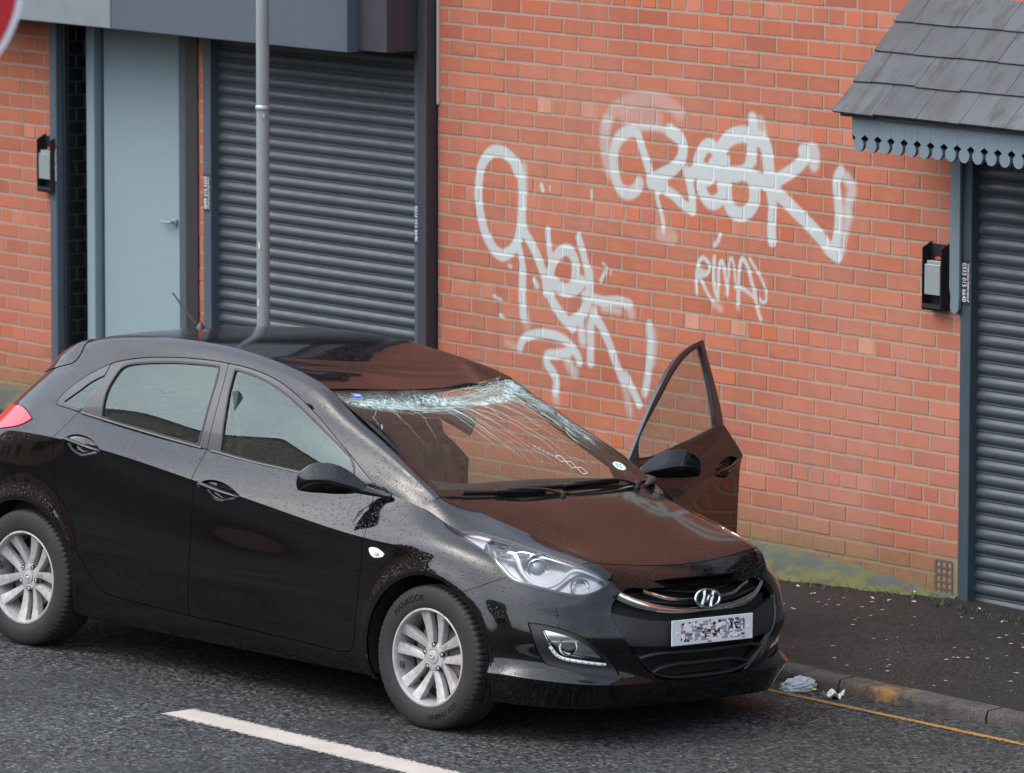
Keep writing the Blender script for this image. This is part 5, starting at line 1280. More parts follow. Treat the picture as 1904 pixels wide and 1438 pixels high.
# cracks
M_CRACK = mat('crushed_glass', (.50, .64, .60), .4); M_CRACK.node_tree.nodes['Principled BSDF'].inputs['Alpha'].default_value = .8
g = NG(mat('crazed_glass', (.62, .80, .76), .3)); M_CRAZE = g.m; c = g.coord(); n1 = g.noise(c, 34, 5, .7, 1.2); vv = g.n('TexVoronoi', feature='DISTANCE_TO_EDGE'); g.l(c, vv.inputs['Vector']); vv.inputs['Scale'].default_value = 95
line = g.ramp(vv.outputs['Distance'], [(.02, 1.), (.14, .12)]); dens = g.attr('dens').outputs['Fac']
al = g.math('MULTIPLY', g.math('ADD', g.math('MULTIPLY', line, .75), g.ramp(n1, [(.42, 0.), (.66, .9)])), g.math('MULTIPLY', dens, 1.15), clamp=True)
g.l(al, g.b.inputs['Alpha']); g.base(g.mix(g.ramp(n1, [(.35, 0.), (.7, 1.)]), (.16, .27, .25), (.62, .78, .74)))
def crack(pts, r, mb, wob=.004):
    P = []; pts = np.array(pts, float); n = max(6, int(np.abs(np.diff(pts, axis=0)).sum() * 26))
    t = np.linspace(0, 1, n); kk = np.linspace(0, 1, len(pts)); a = np.interp(t, kk, pts[:, 0]) + rng.normal(0, wob, n); q = np.interp(t, kk, pts[:, 1]) + rng.normal(0, wob, n)
    for i in range(n): P.append(wpoint(np.clip(a[i], -.99, .99), np.clip(q[i], .01, .995), .0016))
    mb.tube(P, np.linspace(r, r * .35, n), 3, caps=False)
mb = MB()
# long runs wandering down from the crush line
for k in range(30):
    a0 = rng.uniform(-.80, .88); q0 = .80 + rng.uniform(-.05, .05) + .08 * abs(a0)
    ln = rng.uniform(.10, .66) * (1.1 - abs(a0) * .5); dr = rng.uniform(-.12, .34) + .22 * a0; b1, b2 = rng.normal(0, .035, 2)
    crack([(a0, q0), (a0 + dr * ln * .4 + b1, q0 - ln * .3), (a0 + dr * ln * .8 + b1 + b2, q0 - ln * .65), (a0 + dr * ln * 1.3 + b2, q0 - ln)], rng.uniform(.0003, .0009), mb)
for k in range(16):
    a0 = rng.uniform(-.5, .7); q0 = rng.uniform(.25, .7); L_ = rng.uniform(.08, .25); crack([(a0, q0), (a0 + L_ * .5, q0 - .03 * rng.uniform(-.5, 2)), (a0 + L_, q0 - .09 * rng.uniform(0, 1.5))], rng.uniform(.0003, .0007), mb)
for k in range(240):     # short splinters packed along the crush line
    a0 = rng.uniform(-.95, .95); q0 = .86 + .045 * math.sin(a0 * 3.2) + rng.normal(0, .028) + .05 * max(a0, 0); an = rng.uniform(-1.2, 1.2); L_ = rng.uniform(.02, .09)
    crack([(a0, q0), (a0 + L_ * math.cos(an), q0 + L_ * .6 * math.sin(an))], rng.uniform(.0004, .0012), mb, .002)
# lateral runs inside the crush band
for k in range(120):
    a0 = rng.uniform(-.95, .8); q0 = .86 + .045 * math.sin(a0 * 3.2) + rng.normal(0, .03) + .05 * max(a0, 0); L_ = rng.uniform(.1, .5)
    crack([(a0, q0), (a0 + L_ * .5, q0 + rng.normal(0, .012) + .01 * a0), (a0 + L_, q0 + rng.normal(0, .02) + .04 * max(a0, 0))], rng.uniform(.0005, .0016), mb, .003)
for k in range(60):      # beside the far pillar
    q0 = rng.uniform(.35, .95); a0 = rng.uniform(.72, .95); crack([(a0, q0), (a0 + rng.uniform(-.04, .08), q0 - rng.uniform(.03, .12))], rng.uniform(.0005, .0012), mb)
mb.build('crack_lines', M_CRACK, ws, fix=False)
def patch(fn_dens, a0, a1, q0, q1, off, name, na=90, nq=26):
    V = []; D = []
    for a in np.linspace(a0, a1, na):
        for q in np.linspace(q0, q1, nq): V.append(wpoint(a, q, off + .0012 * math.sin(a * 70 + q * 40))); D.append(fn_dens(a, q))
    F = [(i * nq + j, (i + 1) * nq + j, (i + 1) * nq + j + 1, i * nq + j + 1) for i in range(na - 1) for j in range(nq - 1)]
    o = mobj(name, V, F, M_CRAZE, ws); t_ = o.data.attributes.new('dens', 'FLOAT', 'POINT'); t_.data.foreach_set('value', np.array(D)); return o
def dens(a, q):
    # main crush band rises to the far corner; second lobe near the driver's corner
    c1 = .850 + .040 * math.cos(a * 4.2 + .7) + .008 * math.sin(a * 17) + .10 * max(0, a - .35) + (.03 if a < -.5 else 0); w1 = .018 + .022 * math.exp(-((a - .75) / .3)**2) + .012 * math.exp(-(a / .25)**2)
    d = .95 * math.exp(-((q - c1) / w1)**2) * min(1, (a + .98) / .12) + .30 * math.exp(-((q - c1 - .03) / .045)**2)
    d += .75 * math.exp(-((a + .62) / .24)**2) * math.exp(-((q - .83) / .04)**2) + .35 * math.exp(-((a + .1) / .35)**2) * math.exp(-((q - .91) / .035)**2)
    if a > .72: d += .55 * math.exp(-((a - .90) / .08)**2) * np.clip((q - .25) / .5, 0, 1)
    return float(np.clip(d, 0, 1))
patch(dens, -.985, .985, .20, .995, .0022, 'crushed_zone', 150, 90)

# ---- scuttle panel and wipers ----
mb = MB(); n = 30; V = []
for k in range(n):
    a = -1 + 2 * k / (n - 1); w = .668 * a; hx = -.06 - .035 * (abs(w) / .3)**1.2 * .6 if abs(w) < .3 else -.085 - (abs(w) - .3) * .33; hz = .950 + .018 * abs(a)
    b = wpoint(a, .0); V += [(hx + .02, w, hz - .012), ((hx + b[0]) / 2, w, (hz + b[2]) / 2 - .022), (b[0] - .01, w, b[2] - .004)]
mb.add(V, [(3 * i + j, 3 * i + 3 + j, 3 * i + 4 + j, 3 * i + 1 + j) for i in range(n - 1) for j in range(2)]); mb.build('scuttle_panel', M_SATIN, car, smooth=60)
for sg in (1,):      # black corner cap at the feet of the pillars
    mb = MB(); cpts = [(-.255, .715, 1.000), (-.175, .700, .990), (-.135, .655, .988), (-.12, .60, .972)]
    mb.tube([(x, y * sg, z) for x, y, z in cpts], [.008, .020, .024, .010], 10, flat=.6); mb.build('corner_cap', M_SATIN, car, smooth=60)
def wiper(pa, ta, q0, q1, name='wiper'):
    """arm pivots at pa on the scuttle, the blade lies from pa-side to ta along the foot of the glass"""
    piv = wpoint(pa, -.015, .012) + np.array([.012, 0, -.006]); ca = (pa + ta) / 2 - .04
    tip = wpoint(ca, q0 + .012, .020); A = smooth_poly(np.array([piv, wpoint(pa - (pa - ca) * .22, q0 - .012, .022), wpoint(pa - (pa - ca) * .6, q0 + .004, .024), tip]), 6, closed=False)
    w = MB(); w.lathe([(-.012, 0), (-.012, .018), (.012, .016), (.018, 0)], 2, 16, 0, tuple(piv)); w.tube(A, np.interp(np.linspace(0, 1, len(A)), [0, .15, .3, 1], [.014, .012, .0085, .006]), 8, flat=.7)
    root = w.build(name, M_SATIN, car, smooth=50); b = MB(); P = [wpoint(ta + (pa - .10 - ta) * t, q1 + (q0 - q1) * t + .004 * math.sin(t * 3), .0085) for t in np.linspace(0, 1, 18)]
    b.tube(P, .0058, 6); b.build('blade', M_SEAL, root, smooth=50)
    P2 = [wpoint(ca + .20 * (t - .5), q0 + .006, .014) for t in np.linspace(0, 1, 6)]; c_ = MB(); c_.tube(P2, .0085, 6, flat=.8); c_.build('blade_clip', M_SATIN, root, smooth=50); return root
wiper(.80, -.30, .030, .050); wiper(.02, -.80, .016, .024)
# ---- tax disc, stickers, mirror, sensor ----
def on_glass(a, q, da, dq, m, name, lab=None, off=.002):
    n = 8; V = [wpoint(a + da * (i / n - .5), q + dq * (j / n - .5), off) for i in range(n + 1) for j in range(n + 1)]; F = [(i * 9 + j, (i + 1) * 9 + j, (i + 1) * 9 + j + 1, i * 9 + j + 1) for i in range(n) for j in range(n)]
    o = mobj(name, V, F, m, ws)
    if lab: o['label'] = lab
    return o
on_glass(-.80, .925, .085, .035, mat('blue_film', (.03, .13, .55), .4), 'sticker', 'blue rectangular sticker')
on_glass(-.80, .925, .05, .006, M_WTXT, 'sticker', 'white line of print on the blue sticker', .0026)
def disc_on_glass(a, q, r, m, name, lab=None, off=.002, seg=20):
    V = [wpoint(a, q, off)] + [wpoint(a + r * math.cos(t) / .62, q + r * math.sin(t) / .95, off) for t in np.linspace(0, 2 * math.pi, seg, endpoint=False)]
    o = mobj(name, V, [(0, 1 + i, 1 + (i + 1) % seg) for i in range(seg)], m, ws)
    if lab: o['label'] = lab
    return o
disc_on_glass(.865, .135, .034, mat('pale_disc', (.62, .74, .62), .5), 'round_sticker', 'pale round permit sticker with a blue emblem')
mb = MB()
for t in range(4):
    an = t * 1.4 + .4; mb.add([wpoint(.865 + .006 * math.cos(an), .135 + .004 * math.sin(an), .0028), wpoint(.865 + .034 * math.cos(an + .35), .135 + .022 * math.sin(an + .35), .0028), wpoint(.865 + .034 * math.cos(an - .35), .135 + .022 * math.sin(an - .35), .0028)], [(0, 1, 2)])
mb.build('blue_emblem', mat('blue_print', (.03, .10, .45), .5), ws, fix=False)
M_GHOST = mat('pale_reflection_paint', (.72, .74, .72), .5); M_GHOST.node_tree.nodes['Principled BSDF'].inputs['Alpha'].default_value = .55  # reflections put on the windscreen as flat translucent colour
M_GHOST2 = mat('lilac_reflection_paint', (.40, .38, .50), .5); M_GHOST2.node_tree.nodes['Principled BSDF'].inputs['Alpha'].default_value = .45
for k, (a_, q_) in enumerate(((.36, .255), (.40, .20), (.445, .145))):  # mirrored white boxes, drawn as pale outlines on the glass
    for da_, dq_, wa, wq in ((0, .024, .052, .006), (0, -.024, .052, .006), (-.026, 0, .007, .048), (.026, 0, .007, .048)): on_glass(a_ + da_, q_ + dq_, wa, wq, M_GHOST, 'reflection_strip')
for k in range(6): on_glass(.24 + .018 * k, .375 - .022 * k, .022, .018, M_GHOST2, 'reflection_strip')  # purple-grey smear of the same reflection, painted as tinted patches
mb = MB(); mb.box((-.80, .06, 1.225), (.03, .235, .085), 0, rot=Matrix.Rotation(math.radians(-24), 3, 'X'), bev=.012); mb.tube([(-.80, .03, 1.25), (-.86, .03, 1.30)], .012, 8); mb.build('inner_mirror', mat('mirror_back', (.34, .40, .38), .5), car, smooth=40)
mb = MB(); mb.box((-.786, .15, 1.19), (.004, .022, .035), 0, rot=Matrix.Rotation(math.radians(-24), 3, 'X')); mb.build('mirror_sticker', mat('yellow_sticker', (.55, .42, .05), .5), car)
# ---- interior ----
mb = MB(); xs_ = [(-.22, .955), (-.30, .972), (-.45, .975), (-.60, .955), (-.68, .90), (-.72, .80), (-.66, .60)]; V = []; n = 21
for x, z in xs_:
    for k in range(n):
        y = -.70 + 1.40 * k / (n - 1); hump = .035 * math.exp(-((y + .36) / .17)**2) if x < -.5 else 0; V.append((x, y, z + hump - .02 * (y / .7)**4))
mb.add(V, [(i * n + j, (i + 1) * n + j, (i + 1) * n + j + 1, i * n + j + 1) for i in range(len(xs_) - 1) for j in range(n - 1)]); mb.build('dashboard', M_DASH, car, smooth=60)
sw = MB(); th_ = np.linspace(0, 2 * math.pi, 33); Rt = np.array(Matrix.Rotation(math.radians(-22), 3, 'Y'))
sw.tube([(Rt @ np.array([0, .185 * math.cos(t), .185 * math.sin(t)])) + [-.80, -.36, .93] for t in th_], .016, 8, caps=False)
for t in (0, math.pi, -math.pi / 2): sw.tube([(Rt @ np.array([.02, 0, 0])) + [-.80, -.36, .93], (Rt @ np.array([0, .18 * math.cos(t), .18 * math.sin(t)])) + [-.80, -.36, .93]], .02, 6, flat=.4)
sw.lathe([(-.02, 0), (-.02, .065), (.03, .06)], 0, 20, 0, (-.79, -.36, .93)); sw.build('steering_wheel', M_INT, car, smooth=50)
def seat(x, y, w=.50):
    s_ = MB(); s_.box((x + .02, y, .42), (.52, w, .16), 0, bev=.05); s_.box((x - .28, y, .76), (.15, w, .62), 0, rot=Matrix.Rotation(math.radians(-16), 3, 'Y'), bev=.05); se = s_.build('seat', M_SEAT, car, smooth=60)
    h = MB(); h.box((x - .40, y, 1.165), (.10, .27, .17), 0, rot=Matrix.Rotation(math.radians(-10), 3, 'Y'), bev=.035); h.build('headrest', M_SEAT, se, smooth=60)
    p = MB()
    for s2 in (-.06, .06): p.tube([(x - .38, y + s2, 1.0), (x - .395, y + s2, 1.10)], .006, 6)
    p.build('headrest_posts', M_CHROME, se, smooth=40)
seat(-1.25, -.36); seat(-1.25, .36)
rb = MB(); rb.box((-2.05, 0, .48), (.5, 1.3, .16), 0, bev=.05); rb.box((-2.36, 0, .80), (.14, 1.28, .58), 0, rot=Matrix.Rotation(math.radians(-18), 3, 'Y'), bev=.05); rs = rb.build('rear_bench', M_SEAT, car, smooth=60)
h = MB()
for y in (-.36, .36): 
    h = MB(); h.box((-2.46, y, 1.13), (.09, .25, .13), 0, bev=.03); h.build('headrest', M_SEAT, rs, smooth=60)
mb = MB(); mb.box((-1.35, 0, .24), (2.5, 1.5, .03), 0); mb.build('floor_pan', M_INT, car)
mb = MB(); mb.box((-2.86, 0, .62), (.72, 1.46, .55), 0, bev=.1); mb.build('boot_lining', M_INT, car, smooth=50)
# headlining follows the roof, 25 mm below
hl = clip(pull(both(Rf), .028), both(Rf)['V'][:, 0] * -1 - 1.03); part('headlining', [(dict(V=hl['V'], N=-hl['N'], T=hl['T'][:, ::-1]), mat('headlining_cloth', (.30, .32, .31), .9))], lip=0)
# far-side pillars seen from inside
for sg in (-1, 1):
    mb = MB(); mb.tube([(-.26, .675 * sg, .975), (-.62, .635 * sg, 1.155), (-1.0, .572 * sg, 1.345)], .026 if sg > 0 else .014, 8, flat=.6); mb.build('pillar_trim', mat_get('pillar_cloth', (.20, .225, .215), .8) if sg > 0 else M_INT, car, smooth=60)
    mb = MB(); mb.tube([(-1.56, .70 * sg, .95), (-1.585, .645 * sg, 1.20), (-1.62, .56 * sg, 1.40)], .035, 8, flat=.5); mb.build('pillar_trim', M_INT, car, smooth=60)
    mb = MB(); mb.box((-1.56, .74 * sg, .62), (.10, .06, .72), 0, bev=.02); mb.build('pillar_base', M_INT, car)
# seat belt strip visible through the driver's window
mb = MB(); mb.tube([(-1.50, -.66, 1.30), (-1.46, -.66, 1.1), (-1.43, -.66, .95)], .022, 4, flat=.1); mb.build('seat_belt', mat('belt_webbing', (.16, .19, .19), .8), car)
# ---- wheels ----
M_TYRE = mat('tyre_rubber', (.022, .021, .021), .75); g = NG(M_TYRE); c = g.coord(); n1 = g.noise(c, 9, 5, .7); n2 = g.noise(c, 90, 3, .7)
rr_ = g.attr('wear').outputs['Fac']
col = g.mix(g.ramp(n1, [(.35, 0.), (.7, 1.)]), (.012, .011, .011), (.021, .019, .018)); col = g.mix(g.math('MULTIPLY', rr_, g.ramp(n2, [(.3, .4), (.7, 1.)])), col, (.036, .031, .028))
g.base(col); g.normal(g.bump(n2, .25, .002)); g.b.inputs['Specular IOR Level'].default_value = .4
M_TLET = mat('moulded_lettering', (.05, .048, .046), .7); M_DISC = mat('brake_disc', (.16, .15, .145), .45, .7); M_RUST = mat('rusty_caliper', (.045, .028, .022), .8); M_HOLE = mat('wheel_shadow_black', (.006, .006, .006), .8)
M_SILD = mat('alloy_pocket', (.20, .19, .18), .5, .5)
def build_wheel():
    root = empty('wheel', (0, 0, 0))
    # tyre, axis y, outer side at -y
    prof = [(-.088, .205), (-.096, .218), (-.1015, .235), (-.1040, .252), (-.1042, .268), (-.1020, .284), (-.0975, .297), (-.0920, .3060), (-.0850, .3115), (-.0760, .3142), (-.0745, .3142), (-.0560, .3156), (-.0545, .3156), (-.0535, .3086), (-.0465, .3086), (-.0455, .3158), (-.0205, .3160), (-.0195, .3085), (-.0105, .3085), (-.0095, .3160), (.0095, .3160), (.0105, .3085), (.0195, .3085), (.0205, .3160), (.0455, .3158), (.0465, .3086), (.0535, .3086), (.0545, .3156), (.0760, .3142), (.0850, .3115), (.0920, .306), (.0975, .297), (.1042, .262), (.0960, .218), (.0880, .205)]
    seg = 288; m = len(prof); V = []; wear = []
    for k in range(seg):
        a = 2 * math.pi * k / seg
        for t, r in prof:
            r2 = r
            gk = (k + (1 if t > 0 else 0)) % 4
            if gk == 0 and (.0545 <= abs(t) <= .0925) and r > .304: r2 = r - .0055
            if abs(t) < .045 and r > .312 and (k % 8) == 0: r2 = r - .003
            V.append((r2 * math.cos(a), t, r2 * math.sin(a))); wear.append(1. if (r > .3055) else (.35 if .226 < r < .24 else 0.))
    V = np.array(V); lo = V[:, 2] < -.3115; V[lo, 2] = -.3115 + (V[lo, 2] + .3115) * .1       # contact patch
    F = [(k * m + j, ((k + 1) % seg) * m + j, ((k + 1) % seg) * m + j + 1, k * m + j + 1) for k in range(seg) for j in range(m - 1)]
    ty = MB(); ty.add(V, F); t = ty.build('tyre', M_TYRE, root, smooth=35); a_ = t.data.attributes.new('wear', 'FLOAT', 'POINT'); a_.data.foreach_set('value', np.array(wear))
    def curved(body, rad, size, a0, flip=False, sp=1.0):
        s_ = text_obj(body, size, 'moulded_letters', M_TLET, t, .0008); me = s_.data; cs = np.zeros(len(me.vertices) * 3); me.vertices.foreach_get('co', cs); cs = cs.reshape(-1, 3)
        ang = a0 - cs[:, 0] * sp / rad if not flip else a0 + cs[:, 0] * sp / rad
        r = rad + cs[:, 1] if not flip else rad - cs[:, 1]
        o = np.stack([r * np.cos(ang), -np.interp(r, [.218, .235, .252, .268, .284, .297], [.096, .1015, .104, .1042, .102, .0975]) - .0006 - np.abs(cs[:, 2]) , r * np.sin(ang)], 1)
        me.vertices.foreach_set('co', o.ravel()); me.update()
    curved('HANKOOK', .262, .040, math.radians(118)); curved('KINERGY ECO', .262, .030, math.radians(-62), True)
    mk = MB()
    for a in (math.radians(84), math.radians(150), math.radians(-100), math.radians(-25)):
        pts = [(.240, a - .05), (.240, a + .05), (.288, a)]; mk.add([(r * math.cos(b), -.1050, r * math.sin(b)) for r, b in pts], [(0, 1, 2)])
    # rim: lip and barrel
    ri = MB(); ri.lathe([(-.082, .2035), (-.090, .2140), (-.0945, .2160), (-.0960, .2135), (-.0950, .2070), (-.0880, .2030), (-.0760, .2015), (-.060, .1990), (-.020, .192), (.05, .190), (.09, .205)], 1, 128, 0)
    rim = ri.build('rim', M_SILV, root, smooth=40)
    # twin spokes, swept up toward the rim edge
    def spoke(theta, off0, off1, w0, w1):
        s_ = MB(); n = 14; rows = []
        for k in range(n):
            u = k / (n - 1); r = .046 + (.2005 - .046) * u
            yc = -.052 - .026 * u**1.6 + .003 * math.sin(math.pi * u)       # outward to the rim edge
            of = off0 + (off1 - off0) * u; w = w0 + (w1 - w0) * (u**1.3); th = .012 + .004 * (1 - u)
            sg = 1 if off1 > 0 else -1
            # ridge sits nearer the outer edge of each pair
            rows.append([(r, of - w / 2, yc + .010 + (.006 if sg > 0 else .0)), (r, of - w / 2 + .003, yc + (.004 if sg > 0 else -.002)), (r, of + sg * w * .20, yc - .003), (r, of + w / 2 - .003, yc + (.004 if sg < 0 else -.002)), (r, of + w / 2, yc + .010 + (.006 if sg < 0 else 0)), (r, of + w / 2 - .001, yc + .03), (r, of - w / 2 + .001, yc + .03)])
        G = np.array(rows); c_, s2 = math.cos(theta), math.sin(theta); X = G[..., 0] * c_ - G[..., 1] * s2; Z = G[..., 0] * s2 + G[..., 1] * c_
        P = np.stack([X, G[..., 2], Z], -1); nr = P.shape[1]
        s_.add(P.reshape(-1, 3), [(i * nr + j, (i + 1) * nr + j, (i + 1) * nr + (j + 1) % nr, i * nr + (j + 1) % nr) for i in range(n - 1) for j in range(nr)]); return s_
    sp_ = MB()
    for k in range(5):
        th = math.radians(90 + 72 * k)
        for sg in (-1, 1):
            q = spoke(th, sg * .025, sg * .047, .031, .058); sp_.add(np.concatenate(q.V), q.F)
    sp_.build('spokes', M_SILV, rim, smooth=38)
    hb = MB(); hb.lathe([(-.030, .062), (-.048, .063), (-.0565, .058), (-.0600, .045), (-.0590, .034), (-.0560, .033), (-.0560, 0)], 1, 48); hub = hb.build('hub', M_SILV, rim, smooth=40)
    for k in range(5):
        a = math.radians(90 + 72 * k); x, z = .0545 * math.cos(a), .0545 * math.sin(a); nu_ = MB(); nu_.lathe([(-.048, .0125), (-.0600, .0125), (-.0602, .0092)], 1, 16, 1, (x, 0, z)); nu_.lathe([(-.0602, .0085), (-.0620, .0078), (-.0640, .0058), (-.0640, 0)], 1, 6, 0, (x, 0, z)); nu_.build('wheel_nut', [M_CHROME, M_HOLE], hub, smooth=30)
    cap = MB(); cap.lathe([(-.056, .031), (-.0612, .030), (-.0632, .026), (-.0640, 0)], 1, 36); cp = cap.build('centre_cap', mat_get('cap_silver', (.34, .34, .35), .35), hub, smooth=40)
    lg = MB(); emblem_shapes(lg, .036, -.0652); lg.build('emblem', M_CHROME, hub, smooth=30)
    vs3 = MB(); a = math.radians(198); vs3.tube([(.186 * math.cos(a), -.062, .186 * math.sin(a)), (.172 * math.cos(a), -.085, .172 * math.sin(a))], .0045, 8); vs3.box((.188 * math.cos(a), -.066, .188 * math.sin(a)), (.03, .004, .03), 0, bev=.001); vs3.build('valve', M_RUST, rim, smooth=40)
    dk = MB(); dk.lathe([(-.022, .05), (-.022, .140), (-.002, .140), (-.002, .05)], 1, 64); dk.build('brake_disc', M_DISC, root, smooth=40)
    cl_ = MB(); cl_.box((.125, .02, .03), (.05, .06, .13), 0, bev=.012); cl_.build('brake_caliper', M_RUST, root, smooth=40)
    bp = MB(); bp.lathe([(.01, 0), (.01, .188)], 1, 48); bp.build('back_plate', M_HOLE, root, smooth=40)
    return root
def emblem_shapes(mb, w, y, h=None, axis=1):
    """slanted letter H inside an oval ring; drawn in x,z at depth y"""
    h = h or w * .62; seg = 40; V = []
    for k in range(seg):
        a = 2 * math.pi * k / seg
        for s_, dy in ((1.0, .0008), (.94, -.0012), (.84, -.0010), (.80, .0008)): V.append((w / 2 * s_ * math.cos(a), y + dy, h / 2 * (s_ - (1 - s_) * .25) * math.sin(a)))
    mb.add(V, [(k * 4 + j, ((k + 1) % seg) * 4 + j, ((k + 1) % seg) * 4 + j + 1, k * 4 + j + 1) for k in range(seg) for j in range(3)])
    def stroke(p, wd):
        P = smooth_poly(np.array(p) * [w / 2, h / 2], 5, closed=False); n = len(P); V = []
        for i in range(n):
            d = P[min(i + 1, n - 1)] - P[max(i - 1, 0)]; d /= np.linalg.norm(d); nn = np.array([-d[1], d[0]]) * wd * w / 2 * (1 + .3 * abs(2 * i / (n - 1) - 1))
            V += [(P[i][0] - nn[0], y + .0006, P[i][1] - nn[1]), (P[i][0], y - .0014, P[i][1]), (P[i][0] + nn[0], y + .0006, P[i][1] + nn[1])]
        mb.add(V, [(i * 3 + j, i * 3 + 3 + j, i * 3 + 4 + j, i * 3 + 1 + j) for i in range(n - 1) for j in range(2)])
    stroke([(-.52, -.70), (-.36, -.20), (-.22, .30), (-.16, .84)], .10); stroke([(.16, -.84), (.22, -.30), (.36, .20), (.52, .70)], .10); stroke([(-.34, -.14), (-.10, -.20), (.10, .20), (.34, .14)], .09)
w0 = build_wheel(); w0.parent = car
def copy_tree(o, parent=None):
    c = o.copy(); COL.objects.link(c); c.parent = parent
    for ch in list(o.children): copy_tree(ch, c)
    return c
for i, (x, y, rz, ry, dz) in enumerate([(0, -.773, 0, 0, 0), (-2.65, -.778, 0, 28, 0), (0, .773, 180, 30, .052), (-2.65, .778, 180, 5, .052)]):
    w_ = w0 if i == 0 else copy_tree(w0, car)
    w_.location = (x, y, .3125 + dz); w_.rotation_euler = (0, math.radians(ry if False else 0), math.radians(rz))
    # turn the rim, not the flattened tyre
    for ch in w_.children:
        if ch.name.startswith('rim'): ch.rotation_euler = (0, math.radians(ry), 0)
# ---- arch liners, underbody ----
for cxa in (0., -2.65):
    for sg in (-1, 1):
        mb = MB(); seg = 28; V = []
        for k in range(seg):
            a = math.radians(-24 + 228 * k / (seg - 1)); r = .372
            for y in (.40, .60, .835, .858): V.append((cxa + r * math.cos(a), sg * y, .318 + r * math.sin(a)))
        mb.add(V, [(k * 4 + j, k * 4 + 4 + j, k * 4 + 5 + j, k * 4 + 1 + j) for k in range(seg - 1) for j in range(3)]); mb.add([(cxa + .385 * math.cos(math.radians(a)), sg * .42, .318 + .385 * math.sin(math.radians(a))) for a in range(-24, 205, 12)], [tuple(range(20))])
        mb.build('arch_liner', M_HOLE, car, smooth=50)
mb = MB(); mb.box((-1.32, 0, .185), (1.86, 1.60, .03), 0); mb.box((.50, 0, .17), (.26, 1.0, .02), 0); mb.box((-3.10, 0, .25), (.30, 1.3, .02), 0); mb.build('underbody', M_HOLE, car)
mb = MB(); mb.box((.30, 0, .48), (.60, 1.10, .50), 0, bev=.03); mb.build('engine_bay', M_HOLE, car)
# ---- grille ----
gr_in = cx_(join(cx_(L, BUMP, 0)), GRIL, -.002, YZ); gr_no = cx_(clip(restH, -hfn(restH)), GRIL, -.002, YZ)
gin = join(gr_in, gr_no)
PT = [(0, .566), (.247, .557), (.354, .564), (.452, .584), (.522, .600), (.60, .62)]
ztop = lambda m: np.interp(np.abs(m['V'][:, 1]), [p[0] for p in PT], [p[1] for p in PT]) - .012
pan = clip(clip(gin, ztop(gin) - gin['V'][:, 2]), gin['V'][:, 2] * 0 + clip(gin, ztop(gin) - gin['V'][:, 2])['V'][0, 2] * 0 + 1) if False else clip(gin, ztop(gin) - gin['V'][:, 2])
LT = [(0, .434), (.30, .436), (.44, .444), (.6, .45)]
zl = lambda m: np.interp(np.abs(m['V'][:, 1]), [p[0] for p in LT], [p[1] for p in LT])
pan = clip(pan, pan['V'][:, 2] - zl(pan))
gp = part('grille', [(both(pull(pan, .006)), M_SATIN)], lip=.03)
rec = both(pull(gin, .055)); part('grille_back', [(rec, M_HOLE)], gp, lip=0)
rimL = cx_(cx_(L, BUMP, 0), GRIL, -.012, YZ); rimL = cx_(rimL, GRIL, .0, YZ, False)
def bar(pts, w0, w1, d, m, name, parent, depth=.02, fwd=.0, lab=None, samp=5):
    """full-width bar through (w, z) points on the nose, mirrored to both sides"""
    P = [(-a, b) for a, b in pts[::-1]] + [p for p in pts if p[0] > 0.001]
    Q = smooth_poly(np.array(P), samp, closed=False); n = len(Q); V = []
    gx = gin['V']
    for i in range(n):
        w, z = Q[i]; k = np.argsort((np.abs(gx[:, 1]) - abs(w))**2 + (gx[:, 2] - z)**2)[:3]; x = gx[k, 0].mean() + fwd; t = abs(w) / max(p[0] for p in pts); hw = (w0 + (w1 - w0) * t**1.5) / 2
        V += [(x - depth, w, z - hw), (x - .004, w, z - hw), (x, w, z - hw * .3), (x - .002, w, z + hw * .6), (x - .008, w, z + hw), (x - depth, w, z + hw)]
    mb = MB(); mb.add(V, [(i * 6 + j, i * 6 + 6 + j, i * 6 + 7 + j, i * 6 + 1 + j) for i in range(n - 1) for j in range(5)] + [tuple(range(6))[::-1], tuple((n - 1) * 6 + j for j in range(6))]); return mb.build(name, m, parent, smooth=50)
bar([(0, .581), (.15, .583), (.28, .597), (.37, .618), (.43, .640), (.468, .660)], .022, .042, 0, M_CHROME, 'chrome_bar', gp, .012, -.006)
bar([(0, .624), (.10, .625), (.20, .634), (.27, .652), (.335, .672)], .013, .020, 0, M_CHROME, 'chrome_bar', gp, .012, -.008)
for zz, ww in ((.604, .40), (.650, .30)): bar([(0, zz), (ww * .5, zz + .010), (ww, zz + .035)], .008, .006, 0, M_SATIN, 'grille_slat', gp, .03, -.02)
bar([(0, .404), (.19, .406), (.30, .405), (.36, .396), (.40, .384)], .016, .014, 0, M_SATIN, 'grille_slat', gp, .04, -.006)
bar([(0, .350), (.14, .351), (.21, .347), (.27, .336), (.32, .312)], .016, .014, 0, M_SATIN, 'grille_slat', gp, .04, -.006)
bar([(0, .288), (.13, .289), (.22, .296), (.30, .318), (.36, .360), (.41, .405)], .012, .010, 0, M_SATIN, 'grille_slat', gp, .04, -.004)
